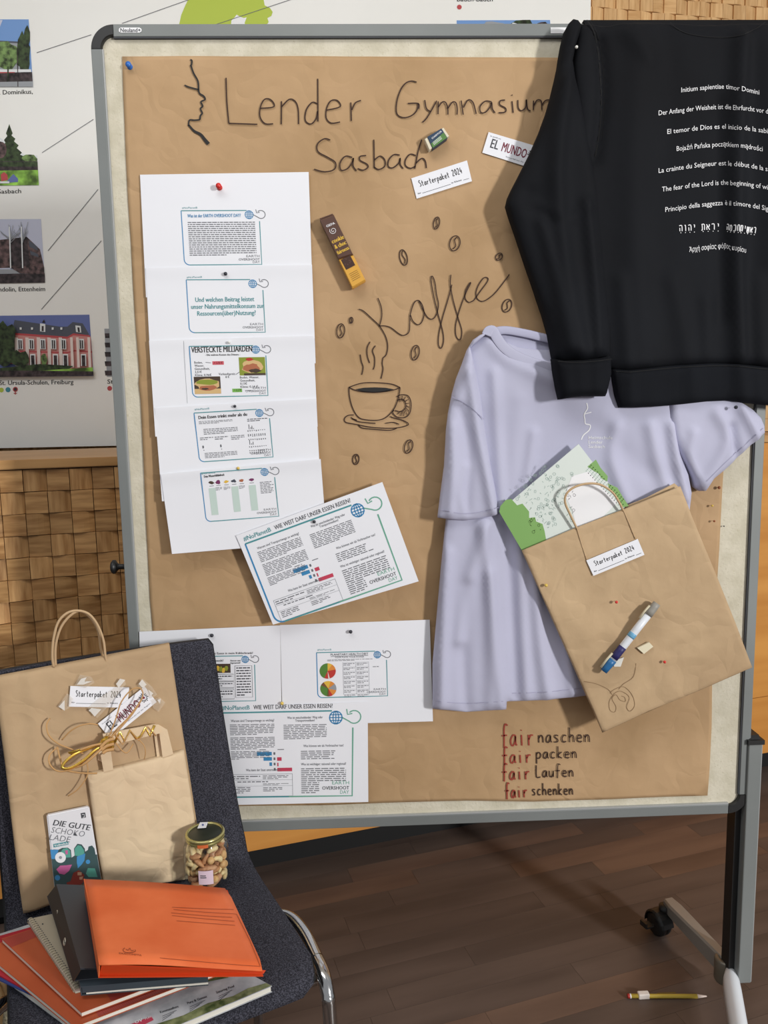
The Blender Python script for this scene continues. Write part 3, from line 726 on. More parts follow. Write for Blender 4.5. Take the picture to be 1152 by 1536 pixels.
def ridge(X, Z, pts, w, amp, y=-.03, side=0):
    """fold along photo points: a rounded ridge, or a one-sided step when side is set"""
    Q = [bxz(a, b, y) for a, b in catmull(pts, 4)]
    if not side: return amp*np.exp(-(line_dist(X, Z, Q)/w)**2)
    D = line_dist(X, Z, Q); A = np.array(Q[0]); B = np.array(Q[-1]); s = np.sign((B[0]-A[0])*(Z-A[1])-(B[1]-A[1])*(X-A[0]))*side
    return amp*np.where(s > 0, np.exp(-(D/w)**2), np.exp(-(D/(w*.22))**2))
def wob(X, Z, k=1.0, seed=0.0):
    return (np.sin(X*31*k+Z*17*k+seed)+np.sin(X*-19*k+Z*43*k+1.7*seed)+np.sin(X*57*k-Z*9*k+seed*.6))/3
def rnd_edge(d, H, e): return H*np.sqrt(np.clip(1-(1-np.clip(d/e, 0, 1))**2, 0, 1))

# brown kraft backing paper
KY = 0.0045
kp = [(183.5,85),(300,84.2),(500,84.8),(850,86.8),(1100,88),(1110,300),(1100,560),(1086,690),(1083,735),(1079,820),(1076,870),(1071,970),(1068,1020),(1067,1090),(1064,1150),(1061,1193),(1000,1195),(900,1199),(800,1202),(700,1201),(600,1203),(500,1207),(360,1209),(236,1212),(233,1080),(229,945),(225,900),(222,840),(219,780),(216,700),(213,640),(211,600),(208,575),(209,560),(206,520),(202,470),(199,420),(196,360),(192,300),(189,240),(187,190),(185,140)]
paper = cdt_sheet('kraft_paper_backing', [bxz(a, b, KY) for a, b in kp], lambda X, Z, d: -0.0038+.0009*wob(X, Z, .55)+.0004*wob(X, Z, 1.3, 2), .03, .0055, MT['kraft'])
tag(paper, 'large sheet of brown kraft paper with handwriting and coffee drawing pinned across the board', 'paper')
KPL = bplane(0.0018)
ink = Ink(KPL, paper, 0.0002)
def zt(pts, ox, oy, s): return [(ox+x/s, oy+y/s) for x, y in pts]
A_ = (260, 60, 2.618); B_ = (400, 0, 2.88); C_ = (780, 0, 6.4); D_ = (0, 0, 2.88); E_ = (460, 300, 3.388)
Wm = 1.9
for P in ([(207,148),(210,240),(218,327)], [(218,327),(330,331)], [(342,268),(395,262),(385,236),(360,232),(343,260),(340,300),(360,328),(392,329)], [(425,240),(424,331)], [(426,262),(455,233),(478,240),(490,270),(492,330)],
          [(567,152),(568,320)], [(565,250),(545,245),(522,275),(518,315),(540,330),(560,310),(566,280)], [(603,275),(655,262),(645,238),(620,238),(603,265),(600,305),(620,326),(655,322)], [(697,245),(699,318)], [(701,275),(715,247),(737,237)]):
    ink.stroke('handwriting', 'ink_marker', zt(P, *A_), Wm)
for P in ([(648,355),(625,350),(600,360),(578,390),(562,440),(562,490),(590,508),(625,500),(648,478),(655,447)], [(610,447),(655,447),(657,470)], [(683,432),(690,468),(708,482)], [(735,435),(710,480),(690,512),(673,529)], [(741,438),(740,493)], [(742,462),(760,440),(775,445),(782,470),(783,495)],
          [(783,468),(803,441),(818,445),(823,470),(822,495)], [(840,434),(849,495)], [(850,465),(870,432),(890,440),(900,470),(905,492)], [(972,440),(945,437),(922,460),(925,485),(945,485),(965,462),(972,442),(975,470),(987,487)],
          [(1030,432),(1010,435),(1007,452),(1032,467),(1030,484),(1002,487)], [(1060,437),(1065,487)], [(1059,409),(1061,413)], [(1085,432),(1087,465),(1100,478),(1118,465),(1122,430)], [(1122,430),(1127,470),(1140,478)],
          [(275,605),(250,599),(220,622),(222,655),(265,680),(297,702),(292,732),(250,742),(205,731)], [(370,680),(340,675),(317,705),(322,735),(350,728),(370,700),(375,682),(373,715),(388,738)], [(430,672),(405,675),(403,692),(432,708),(438,722),(418,735),(393,728)],
          [(463,603),(465,726)], [(465,692),(490,674),(510,690),(510,718),(485,732),(465,722)], [(575,670),(550,668),(528,690),(525,718),(545,725),(570,705),(577,682),(577,710),(590,728)], [(645,672),(620,666),(600,690),(600,715),(622,727),(642,718)],
          [(670,603),(655,650),(640,728)], [(645,705),(670,684),(685,695),(690,726)]):
    ink.stroke('handwriting', 'ink_marker', zt(P, *B_), Wm)
for P in ([(130,965),(128,1055)], [(133,1010),(160,965),(185,958),(205,975),(210,1055)], [(212,1005),(245,965),(290,960),(330,975)]): ink.stroke('handwriting', 'ink_marker', zt(P, *C_), Wm)
fs = [(822,258),(829,262),(827,280),(821,286)]
ink.stroke('face_outline', 'ink_black', zt(fs, *D_), 2.4)
ink.stroke('face_outline', 'ink_black', zt([(826,286),(836,315),(855,350),(858,385),(862,403),(880,415),(886,430),(868,440),(876,458),(866,470),(874,488),(866,500),(864,517)], *D_), 2.4)
ink.stroke('face_outline', 'ink_black', zt([(864,517),(840,519),(820,518),(815,532),(814,545)], *D_), 2.2)
ink.stroke('face_outline', 'ink_black', zt([(816,540),(838,565),(866,580),(884,602),(901,622)], *D_), 2.6, w2=5.6)
ink.stroke('face_outline', 'ink_black', zt([(797,368),(820,377),(858,387)], *D_), 2.2)
KF = ([(362,498),(378,540),(382,590),(370,640)], [(265,555),(290,565),(340,610),(370,640),(400,690),(412,740),(405,785),(388,802)], [(388,802),(384,830),(388,860),(378,908)],
      [(370,640),(400,640),(430,650),(470,680),(495,688),(520,670),(524,620),(527,580),(545,525),(568,510),(588,535),(597,580),(585,620),(565,634),(540,615),(528,585)],
      [(572,512),(590,555),(615,596),(640,605),(660,580),(670,530),(660,480),(652,420),(640,388),(632,400),(642,470),(665,570),(690,660),(696,715),(684,753),(670,735),(672,680),(690,600),(720,500),(738,430)],
      [(733,380),(730,430),(745,510),(770,600),(788,660),(785,700),(773,710),(758,685),(758,630),(780,550),(810,470),(833,424),(828,424),(808,460),(806,500),(825,520),(850,510)],
      [(850,510),(885,460),(915,420),(922,398),(900,396),(872,435),(860,475),(870,505),(900,514),(950,480),(1000,420),(1030,378)])
for P in KF: ink.stroke('coffee_lettering', 'ink_marker', zt(P, *E_), 1.5)
for P in ([(272,785),(278,820),(287,850),(280,888)], [(323,720),(308,750),(308,790),(320,828)], [(350,740),(335,765),(345,800),(345,840),(338,862)],
          [(215,952),(275,932),(340,928),(430,935),(475,953)], [(475,953),(440,966),(350,978),(260,970),(215,952)], [(215,952),(218,1000),(235,1060),(265,1105),(310,1118),(370,1118),(410,1100),(445,1060),(465,1010),(475,953)],
          [(458,1000),(480,990),(515,995),(530,1030),(525,1080),(500,1105),(460,1103),(437,1080),(445,1068)], [(460,1018),(485,1012),(500,1025),(503,1055),(480,1075),(450,1070)],
          [(240,1092),(210,1095),(192,1112),(200,1130),(250,1140),(330,1155),(420,1160),(480,1155),(518,1140),(490,1120),(445,1108),(425,1100)], [(262,1140),(280,1158),(340,1165),(425,1170),(460,1158)],
          [(225,1105),(260,1125),(310,1132),(350,1135)], [(400,1135),(440,1130),(470,1140)], [(230,1112),(255,1118)]):
    ink.stroke('coffee_cup_drawing', 'ink_marker', zt(P, *E_), 1.5)
for k in range(11):
    a = -2.2+k*.42; c = (486, 1048)
    ink.stroke('coffee_cup_drawing', 'ink_marker', zt([(c[0]+20*math.cos(a), c[1]+27*math.sin(a)), (c[0]+40*math.cos(a+.22), c[1]+52*math.sin(a+.22))], *E_), 1.0, smooth=0)
ink.poly('coffee_cup_drawing', 'ink_black', zt([(248,962),(290,954),(345,952),(400,954),(443,962),(410,973),(340,978),(280,974)], *E_))
for (x, y, rx, ry, a) in ((660,117,15,31,.2), (753,220,26,39,.25), (492,292,19,40,-.22), (978,288,15,20,.7), (1018,537,23,34,.4), (173,665,20,36,.1), (226,611,9,15,.1), (552,776,20,38,.2), (518,1253,20,35,.3), (250,1318,16,26,.1)):
    e = [(x+rx*math.cos(t)*math.cos(a)-ry*math.sin(t)*math.sin(a), y+rx*math.cos(t)*math.sin(a)+ry*math.sin(t)*math.cos(a)) for t in [2*PI*i/10 for i in range(10)]]
    ink.stroke('coffee_bean_drawing', 'ink_marker', zt(e, *E_), 1.5, closed=True)
    m = [(x+rx*u_*math.cos(a)-ry*v_*math.sin(a), y+rx*u_*math.sin(a)+ry*v_*math.cos(a)) for u_, v_ in ((.15,-.85),(-.2,-.4),(.1,0),(.3,.35),(-.1,.8))]
    ink.stroke('coffee_bean_drawing', 'ink_marker', zt(m, *E_), 1.4)
# slogans
for (x0, x1, x2, x3, yb, yc, xh, xh2, w2_) in ((751,803,806,887,1119,1113,16,11,'naschen'), (752,799,803,867,1145,1137,12,9.5,'packen'), (752,797,803,862,1170,1165,12,9.5,'Laufen'), (757,793,797,861,1197,1192,11,9,'schenken')):
    hand(ink, 'slogan_lettering', 'ink_red', 'fair', (x0, yb), (x1, yb-1), xh, 2.1)
    hand(ink, 'slogan_lettering', 'ink_marker', w2_, (x2, yc+1), (x3, yc), xh2, 1.6)
ink.done()

# ------------------------------------------------------------------ printed sheets
def quad(q, u, v):
    (x0, y0), (x1, y1), (x2, y2), (x3, y3) = q
    return ((1-u)*(1-v)*x0+u*(1-v)*x1+u*v*x2+(1-u)*v*x3, (1-u)*(1-v)*y0+u*(1-v)*y1+u*v*y2+(1-u)*v*y3)
rt = random.Random(5)
class Slide:
    def __init__(s, ink, q, fw=1.3, icon=1.0):
        s.k = ink; s.q = q; s.h = math.dist(q[0], q[3]); s.w = math.dist(q[0], q[1])
        F = lambda u, v: quad(q, u, v)
        s.F = F; r = .1; ar = s.w/s.h
        rr = [(F(r/ar*(1-math.sin(t)), 1-r*(1-math.cos(t)))) for t in [i/5*PI/2 for i in range(6)]]
        left = [F(0, 0), F(0, .5), F(0, 1-r)]
        ink.stroke('printed_frame', 'ink_teal', [F(.84, 0), F(0, 0)], fw, smooth=0)
        ink.stroke('printed_frame', 'ink_blue', left, fw, smooth=0)
        c = [F(r/ar*(1-math.cos(t)), 1-r+r*math.sin(t)) for t in [i/6*PI/2 for i in range(7)]]
        ink.stroke('printed_frame', 'ink_blue', c, fw, smooth=0)
        ink.stroke('printed_frame', 'ink_teal', [F(r/ar, 1), F(.5, 1)], fw, smooth=0)
        ink.stroke('printed_frame', 'ink_green' if fw > 1.5 else 'ink_teal', [F(.5, 1), F(1, 1), F(1, .2)], fw, smooth=0)
        # globe and loop arrow
        s.icon(F, ar, fw*.8)
    def icon(s, F, ar, w):
        k = s.k; R = .075
        g = lambda x, y: F(.87+x*R/ar, .08+y*R)
        cir = lambda cx, cy, rx, ry, a0=0, a1=2*PI, n=14: [g(cx+rx*math.cos(a0+(a1-a0)*i/n), cy+ry*math.sin(a0+(a1-a0)*i/n)) for i in range(n+1)]
        k.stroke('printed_globe', 'ink_blue', cir(0, 0, 1, 1), w, smooth=0); k.stroke('printed_globe', 'ink_blue', cir(0, 0, .45, 1), w*.8, smooth=0)
        for y in (-.45, 0, .45): k.stroke('printed_globe', 'ink_blue', [g(-.9 if y else -1, y), g(.9 if y else 1, y)], w*.8, smooth=0)
        k.stroke('printed_globe', 'ink_blue', [g(0, -1), g(0, 1)], w*.8, smooth=0)
        k.stroke('printed_loop', 'ink_green' if w > 1.5 else 'ink_gray', [g(1, 0)]+cir(2.9, -.05, 1.05, 1.0, 2.4, -PI*.75, 14), w, smooth=0)
        k.stroke('printed_loop', 'ink_green' if w > 1.5 else 'ink_gray', [g(1.7, -1.3), g(1.85, -.45), g(2.6, -.6)], w, smooth=0)
    def T(s, name, mat, txt, u0, v0, u1, h, bold=.008, v1=None, shear=0.0):
        a = s.F(u0, v0); b = s.F(u1, v0 if v1 is None else v1)
        s.k.text(name, mat, txt, a, b, h*s.h, bold, shear)
    def para(s, u0, v0, u1, v1, n, mat='ink_gray', fill=.42, last=.6, left=True, name='printed_text'):
        pit = (v1-v0)/n
        for i in range(n):
            v = v0+pit*(i+.25); x = u0; end = u1 if i < n-1 else u0+(u1-u0)*last
            if not left: end = u1-(u1-u0)*rt.uniform(0, .3)
            while x < end-.004:
                wl = min(rt.uniform(.018, .065), end-x)
                s.k.poly(name, mat, [s.F(x, v), s.F(x+wl, v), s.F(x+wl, v+pit*fill), s.F(x, v+pit*fill)]); x += wl+.009
    def R(s, name, mat, u0, v0, u1, v1, l=0.0):
        s.k.poly(name, mat, [s.F(u0, v0), s.F(u1, v0), s.F(u1, v1), s.F(u0, v1)], l)
    def blob(s, name, mat, cu, cv, ru, rv, l=0.0, n=14, j=.2):
        s.k.poly(name, mat, [s.F(cu+ru*(1+rt.uniform(-j, j))*math.cos(a), cv+rv*(1+rt.uniform(-j, j))*math.sin(a)) for a in [2*PI*i/n for i in range(n)]], l)
    def eod(s, sc=1.0):
        m = 'ink_gray'
        for t, w, v, b in (('EARTH', .17, .865, .0), ('OVERSHOOT', .27, .925, .012), ('DAY', .09, .975, .0)):
            s.T('printed_text', 'ink_green' if (sc > 1 and t != 'OVERSHOOT') else ('ink_dark' if sc > 1 else m), t, .975-w*(1 if sc <= 1 else .78), v, .975, .04, b)
def sheet(label, px, y, tilt, group=None, name='printed_sheet', lift=(0.0, 0.0)):
    """A4 print pinned on the board; px corners in the photo; its plane leans out a little at the foot,
    its top edge and lower left edge may curl off the board (lift = metres at top, at left)"""
    top = bplane(y).at(*px[0])
    pl = bplane(y, tilt, top[2])
    A2 = np.array([[px[1][0]-px[0][0], px[3][0]-px[0][0]], [px[1][1]-px[0][1], px[3][1]-px[0][1]]], float); Ai = np.linalg.inv(A2)
    def L(u, v): return lift[0]*math.exp(-(v/.10)**2)*(1-.6*math.exp(-((u-.48)/.12)**2)) + lift[1]*max(0, 1-u)**4*max(0, min(1, v)) + .0006*math.sin(3*u+5*v)*(1 if lift[0] else 0)
    def surf(a, b, k=0.0):
        u, v = Ai @ np.array((a-px[0][0], b-px[0][1])); return pl.at(a, b, k+L(u, v)+.0004)
    V = []; Fc = []; n = 16
    for th in (0, .0003):
        for j in range(n+1):
            for i in range(n+1): V.append(surf(*quad(px, i/n, (j/n)**1.4), -th))
    m = n+1; o_ = m*m
    for j in range(n):
        for i in range(n): a = j*m+i; Fc.append((a, a+m, a+m+1, a+1)); Fc.append((o_+a, o_+a+1, o_+a+m+1, o_+a+m))
    o = mesh(name, V, Fc, MT['paper'], None, True); tag(o, label, 'paper sheet', group)
    return o, Ink(surf, o, .0003)
gA = 'printed slides pinned one above the other'
o, k = sheet('topmost white printout of the column, headed Was ist der EARTH OVERSHOOT DAY', [(210,262),(463,258),(469,442),(219,446)], .0008, .004, gA, lift=(0, .002))
s = Slide(k, [(271.6,316),(388.5,315.5),(392.7,396.5),(276.8,397.5)])
k.text('printed_text', 'ink_teal', '#NoPlanetB', (273,313.2), (296,312.6), 2.6)
s.T('printed_text', 'ink_blue', 'Was ist der EARTH OVERSHOOT DAY?', .075, .125, .76, .06, .018, .12); s.para(.075, .2, .94, .84, 17, last=.55); s.eod()
k.done()
o, k = sheet('white printout with three bold teal lines, second from top of the column', [(218.5,402),(468,397),(473.5,545),(226,552)], -.0008, .012, gA, lift=(.0022, .003))
s = Slide(k, [(279.4,419.7),(393.5,419.2),(397.9,498.3),(284.2,499)])
k.text('printed_text', 'ink_teal', '#NoPlanetB', (280,417.4), (303,416.6), 2.6)
for t, u0, u1, v in (('Und welchen Beitrag leistet', .1, .875, .42), ('unser Nahrungsmittelkonsum zur', .04, 1.0, .55), ('Ressourcen(über)Nutzung?', .115, .885, .68)): s.T('printed_text', 'ink_teal', t, u0, v, u1, .085, .018, v-.012)
s.eod(); k.done()
MT['ph_meat'] = plain('print_meat', (176,106,74), .6); MT['ph_leaf'] = plain('print_leaf', (138,150,52), .6); MT['ph_bread'] = plain('print_bread', (214,180,126), .6); MT['ph_dark'] = plain('print_dark', (72,56,44), .6); MT['ph_red'] = plain('print_tomato', (186,52,44), .6)
MT['pill_red'] = plain('print_pill_red', (206,88,100), .6); MT['pill_green'] = plain('print_pill_green', (122,180,84), .6); MT['ph_yel'] = plain('print_yellow', (226,184,70), .6); MT['ph_purple'] = plain('print_purple', (120,50,96), .6)
o, k = sheet('white printout with two sandwich pictures headed VERSTECKTE MILLIARDEN', [(223.5,511),(470,503.5),(476.5,640),(233,655)], -.0036, .016, gA, lift=(.0025, .005))
s = Slide(k, [(283.9,519.5),(398,518.2),(402,593.2),(289.3,595.8)])
s.T('printed_text', 'ink_black', 'VERSTECKTE MILLIARDEN', .02, .125, .82, .11, .018, .115); s.T('printed_text', 'ink_black', '- Die wahren Kosten des Döners -', .2, .19, .66, .035, .03)
for i, t in enumerate(('Boden,', 'Wasser,', 'Gesundheit,', '2,51€', 'Klima: 0,96€')): s.T('printed_text', 'ink_dark', t, .05, .34+i*.062, .05+.018*len(t), .042)
for i, t in enumerate(('Boden, Wasser,', 'Gesundheit,', '0,13€', 'Klima: 0,14 €')): s.T('printed_text', 'ink_dark', t, .64, .65+i*.062, .64+.018*len(t), .042)
s.T('printed_text', 'ink_dark', 'Verkaufspreis', .36, .575, .58, .042); s.T('printed_text', 'ink_dark', '8 €', .45, .635, .5, .042)
s.R('printed_picture', 'ph_leaf', .64, .23, .985, .59); s.blob('printed_picture', 'ph_bread', .81, .42, .14, .13, .0002); s.blob('printed_picture', 'ph_meat', .8, .44, .11, .08, .0003); s.blob('printed_picture', 'ph_dark', .84, .5, .08, .04, .0004); s.blob('printed_picture', 'ph_red', .78, .27, .05, .03, .0004)
s.R('printed_picture', 'ph_dark', .7, .55, .985, .59, .0005)
s.R('printed_picture', 'ph_dark', .03, .6, .38, .94); s.R('printed_picture', 'ph_bread', .03, .84, .38, .94, .0002); s.blob('printed_picture', 'ph_bread', .205, .75, .15, .12, .0003); s.blob('printed_picture', 'ph_leaf', .2, .71, .13, .06, .0004); s.blob('printed_picture', 'ph_meat', .21, .82, .13, .05, .0004); s.blob('printed_picture', 'ph_dark', .17, .84, .05, .02, .0005)
s.R('price_pill', 'pill_red', .29, .3, .44, .37); s.T('price_pill_text', 'ink_black', '+ 3,76 €', .31, .352, .42, .04); s.R('price_pill', 'pill_green', .53, .85, .66, .92); s.T('price_pill_text', 'ink_black', '+ 0,27€', .55, .9, .65, .04)
k.stroke('printed_text', 'ink_dark', [s.F(.2,.32), s.F(.27,.33)], .7, smooth=0); k.stroke('printed_text', 'ink_dark', [s.F(.7,.89), s.F(.78,.89)], .7, smooth=0); k.stroke('printed_text', 'ink_dark', [s.F(.59,.57), s.F(.64,.52)], .7, smooth=0)
s.eod(); k.poly('cut_edge', 'ink_dark', [(275,511),(275.5,511),(281,606),(280.5,606)]) if False else None
k.stroke('printed_text', 'p_gray', [(275.5,511.5),(278,560),(281,605)], .5, smooth=0); k.done()
o, k = sheet('white printout headed Dein Essen trinkt mehr als du, fourth of the column', [(232,612),(473.5,598),(481.5,735),(243,752)], -.0072, .02, gA, lift=(.0025, .006))
s = Slide(k, [(291,619.5),(403,612.8),(409.6,685.4),(299.5,693)])
k.text('printed_text', 'ink_teal', '#NoPlanetB', (292,615.5), (314,613.8), 2.6)
s.T('printed_text', 'ink_black', 'Dein Essen trinkt mehr als du', .05, .13, .7, .065, .03, .12)
s.para(.05, .17, .5, .24, 3); s.para(.1, .33, .56, .46, 4); s.para(.04, .5, .22, .57, 2); s.para(.24, .5, .42, .58, 2); s.para(.46, .5, .64, .6, 3); s.para(.08, .82, .52, .94, 4); s.para(.7, .18, .98, .25, 2, 'ink_dark')
for x, y, h in ((.71,.4,.1), (.735,.4,.04), (.75,.4,.07), (.77,.4,.02), (.7,.72,.1), (.725,.72,.03), (.745,.72,.06)): s.R('printed_chart', 'ink_dark', x, y-h, x+.008, y)
for y in (.42, .5, .53, .6, .75, .83, .87):
    for i in range(9): s.R('printed_chart', 'ink_gray', .69+i*.028, y, .69+i*.028+.012, y+.012+.02*rt.random())
for x in (.07, .31): s.blob('printed_chart', 'ink_gray', x, .7, .012, .03); s.R('printed_chart', 'ink_gray', x, .76, x+.012, .775)
s.eod(); k.done()
o, k = sheet('lowest white printout of the column, with six fruit pictures over pale green bars', [(241,711.5),(481,688.5),(490.5,812),(258,831)], -.0140, .02, gA, lift=(.0025, .006))
s = Slide(k, [(300.8,709.6),(410.4,701),(418.2,774.2),(309.4,782.6)])
k.text('printed_text', 'ink_teal', '#NoPlanetB', (302,711.8), (323,709.8), 2.4)
s.T('printed_text', 'ink_black', 'Dein Wasserfußabdruck', .04, .1, .32, .045, .03, .09)
for i, (u, hh, m) in enumerate(((.13,.55,'ph_dark'), (.225,.08,'ph_purple'), (.335,.06,'ph_yel'), (.44,.52,'p_slate'), (.545,.06,'ph_meat'), (.68,.52,'ph_purple'))):
    v = .215+.0*i; s.blob('printed_picture', m, u, v, .032 if m != 'ph_dark' else .035, .03 if i != 1 else .045, j=.3)
    s.R('printed_text', 'ink_gray', u-.03, v+.06, u+.03, v+.07)
    if hh > .2: s.R('printed_chart', 'mint', u-.045, v+.11, u+.05, v+.11+hh)
    else: s.para(u-.045, v+.1, u+.045, v+.17, 3)
s.para(.79, .27, .98, .52, 8, left=False); s.eod(); k.done()

def travel(k, q, fw):
    """the travel-distance handout, printed twice on the board"""
    s = Slide(k, q, fw)
    s.T('printed_text', 'ink_teal', '#NoPlanetB', .0, -.035, .215, .05, .015); s.T('printed_text', 'ink_dark', 'WIE WEIT DARF UNSER ESSEN REISEN?', .245, -.035, .845, .05, .01)
    s.T('printed_text', 'ink_gray', 'Warum sind Transportwege so wichtig?', .07, .11, .4, .028); s.para(.06, .135, .4, .27, 7); s.para(.06, .29, .4, .44, 8); s.para(.06, .455, .36, .56, 6, last=.2)
    s.T('printed_text', 'ink_gray', 'Was ist entscheidender: Weg oder', .5, .085, .77, .028); s.T('printed_text', 'ink_gray', 'Transportmedium?', .56, .12, .71, .028); s.para(.47, .15, .8, .33, 9)
    s.T('printed_text', 'ink_gray', 'Was können wir als Verbraucher tun?', .62, .42, .93, .028); s.para(.6, .46, .9, .57, 5, left=False)
    s.T('printed_text', 'ink_gray', 'Was ist wichtiger: saisonal oder regional?', .6, .635, .95, .028); s.para(.6, .665, .95, .83, 7, last=1); s.para(.6, .83, .74, .97, 6, last=.8)
    s.T('printed_text', 'ink_gray', 'Was kann der Staat unternehmen?', .17, .695, .44, .028)
    for u0, v0, u1, v1 in ((.04, .73, .53, .735), (.04, .8, .53, .803), (.04, .87, .53, .873), (.04, .99, .53, .993)): s.R('printed_chart', 'p_gray', u0, v0, u1, v1)
    for u in (.04, .53): s.R('printed_chart', 'p_gray', u, .73, u+.003, .99)
    for u0, v0, u1, v1, n in ((.05,.745,.28,.795,2), (.3,.745,.5,.795,3), (.1,.81,.5,.835,1), (.3,.84,.5,.865,2), (.06,.88,.2,.96,4), (.3,.885,.45,.94,3)): s.para(u0, v0, u1, v1, n)
    for i, (a, b) in enumerate(((.34-.08, .375), (.30+.01, .375), (.355, .375))): s.R('printed_chart', 'ink_blue', a, .47+i*.062, b, .47+i*.062+.042)
    for a, b, v in ((.415, .45, .535), (.415, .425, .6), (.415, .53, .66)): s.R('printed_chart', 'ink_pink', a, v, b, v+.042)
    for i in range(4): s.R('printed_text', 'ink_gray', .388, .475+i*.062, .402, .475+i*.062+.03)
    s.para(.28, .435, .38, .455, 1); s.para(.42, .435, .52, .455, 1)
    # white backing under the footer mark
    s.eod(2); return s
o, k = sheet('tilted white travel-distance handout pinned just below the column of printouts', [(354,803.5),(573.5,723),(628,872),(409.5,937)], -.0195, .010)
travel(k, [(367.8,816),(557.5,746.6),(603,870),(415,936)], 2.4); k.done()
o, k = sheet('white printout at lower left half covered by the chair back, with a food picture', [(209,947.5),(420,938),(423,1092),(212,1100)], -.0030, .008)
s = Slide(k, [(275,985),(381.5,983.5),(383.5,1051),(277,1053.5)])
s.T('printed_text', 'ink_black', 'Was und Wie kommt Essen in mein Kühlschrank?', .05, -.04, .98, .045, .02); s.R('printed_picture', 'ph_dark', .3, .17, .66, .37)
for i in range(7): s.blob('printed_picture', 'ph_yel' if i % 2 else 'ph_leaf', .36+i*.04, .27+.02*(i % 3), .025, .06, .0003)
s.T('printed_text', 'ink_black', 'Umwelt?', .4, .12, .56, .045, .02); s.T('printed_text', 'ink_black', 'Nutzen und', .66, .12, .8, .035, .02); s.T('printed_text', 'ink_black', 'Eigenanteil?', .66, .17, .8, .035, .02)
for u0, v0, u1, v1 in ((.3,.4,.7,.55), (.3,.57,.7,.7), (.3,.73,.7,.95), (.72,.22,.96,.92)):
    s.para(u0+.02, v0+.02, u1-.02, v1-.02, max(2, int((v1-v0)*16)), 'ink_dark')
    k.stroke('printed_text', 'ink_dark', [s.F(u0,v0), s.F(u1,v0), s.F(u1,v1), s.F(u0,v1), s.F(u0,v0)], .6, smooth=0)
k.done()
o, k = sheet('white printout with two pie charts headed PLANETARY HEALTH DIET', [(420,937.5),(644.5,929.5),(649.5,1082),(424,1088)], -.0012, .008)
s = Slide(k, [(474.8,979),(579.4,976.3),(581.4,1043.8),(476.8,1046.6)])
k.text('printed_text', 'ink_teal', '#NoPlanetB', (476,976), (497,975.4), 2.4)
s.T('printed_text', 'ink_dark', 'PLANETARY HEALTH DIET', .2, .075, .74, .045, .01); s.T('printed_text', 'ink_gray', 'YOUR PLATE, YOUR POWER', .26, .135, .68, .035, 0)
k.stroke('printed_text', 'ink_dark', [s.F(.2,.095), s.F(.74,.09)], .6, smooth=0); s.para(.15, .16, .8, .2, 2, 'ink_dark')
MT['pie_g'] = plain('pie_green', (84,130,56), .6); MT['pie_r'] = plain('pie_red', (190,56,48), .6); MT['pie_o'] = plain('pie_orange', (222,140,60), .6); MT['pie_b'] = plain('pie_brown', (120,80,50), .6)
for (cx, cy, cuts) in ((491.5, 1006.5, (('pie_g', 2.6, 4.7), ('ph_yel', 4.7, 5.3), ('pie_o', 5.3, 6.1), ('pie_r', -.2, 1.3), ('p_cream', 1.3, 1.5), ('pie_r', 1.5, 2.0), ('pie_g', 2.0, 2.6))),
                       (492.5, 1033, (('pie_g', 1.7, 3.6), ('pie_b', 3.6, 4.1), ('ph_yel', 4.1, 5.0), ('pie_o', 5.0, 5.6), ('p_gray', 5.6, 6.5), ('pie_o', .2, 1.0), ('pie_r', 1.0, 1.4), ('pie_b', 1.4, 1.7)))):
    for i, (m, a0, a1) in enumerate(cuts): k.disc('pie_chart', m, (cx, cy), 12.2, .0001*i, 26, a0=a0, a1=a1, ry=11.6)
for i in range(8): s.R('printed_text', 'p_gray', .37, .23+i*.1, .74, .234+i*.1); s.para(.38, .245+i*.1, .54, .31+i*.1, 2); s.para(.57, .245+i*.1, .73, .31+i*.1, 2)
for u in (.37, .555, .74): s.R('printed_text', 'p_gray', u, .23, u+.004, .95)
s.para(.8, .33, .95, .36, 1, 'ink_dark'); s.eod(); k.done()
o, k = sheet('level white travel-distance handout at the lower edge of the board, left part behind the chair', [(322,1062),(551.5,1052.5),(552.5,1203),(328,1208)], -.0044, .006)
travel(k, [(332,1069.5),(529.5,1065.6),(528.3,1193.6),(338,1196)], 2.2); k.done()

# ------------------------------------------------------------------ soft fields
class Field:
    def __init__(s, base, e=.02, ridges=(), y=-.035, extra=None):
        s.base = base; s.e = e; s.extra = extra; s.y = y
        s.r = []
        for pts, w, amp, *side in ridges:
            Q = [bxz(a, b, y) for a, b in catmull(pts, 3)]; s.r.append((Q, w, amp, side[0] if side else 0))
    def __call__(s, X, Z, d=None):
        h = np.full(X.shape, s.base, float)
        if s.extra: h = h + s.extra(X, Z)
        for Q, w, amp, side in s.r:
            D = line_dist(X, Z, Q)
            if not side: h = h + amp*np.exp(-(D/w)**2)
            else:
                A = Q[0]; B = Q[-1]; sg = ((B[0]-A[0])*(Z-A[1])-(B[1]-A[1])*(X-A[0]))*side
                h = h + amp*np.where(sg > 0, np.exp(-(D/w)**2), np.exp(-(D/(w*.2))**2))
        if d is not None: h = rnd_edge(d, 1.0, s.e)*(h-s.lo)+s.lo
        return h
    lo = 0.012
    def surf(s):
        def f(px, py, lift):
            y = s.y
            for _ in range(4):
                x, z = bxz(px, py, y); y = -(float(s(np.array([x]), np.array([z]))[0])+lift)
            return np.array((x, y, z))
        return f
def soft(name, px, fld, step, yb, mat, parent=None):
    o = cdt_sheet(name, [bxz(a, b, fld.y) for a, b in px], fld, step, yb, mat, parent); return o

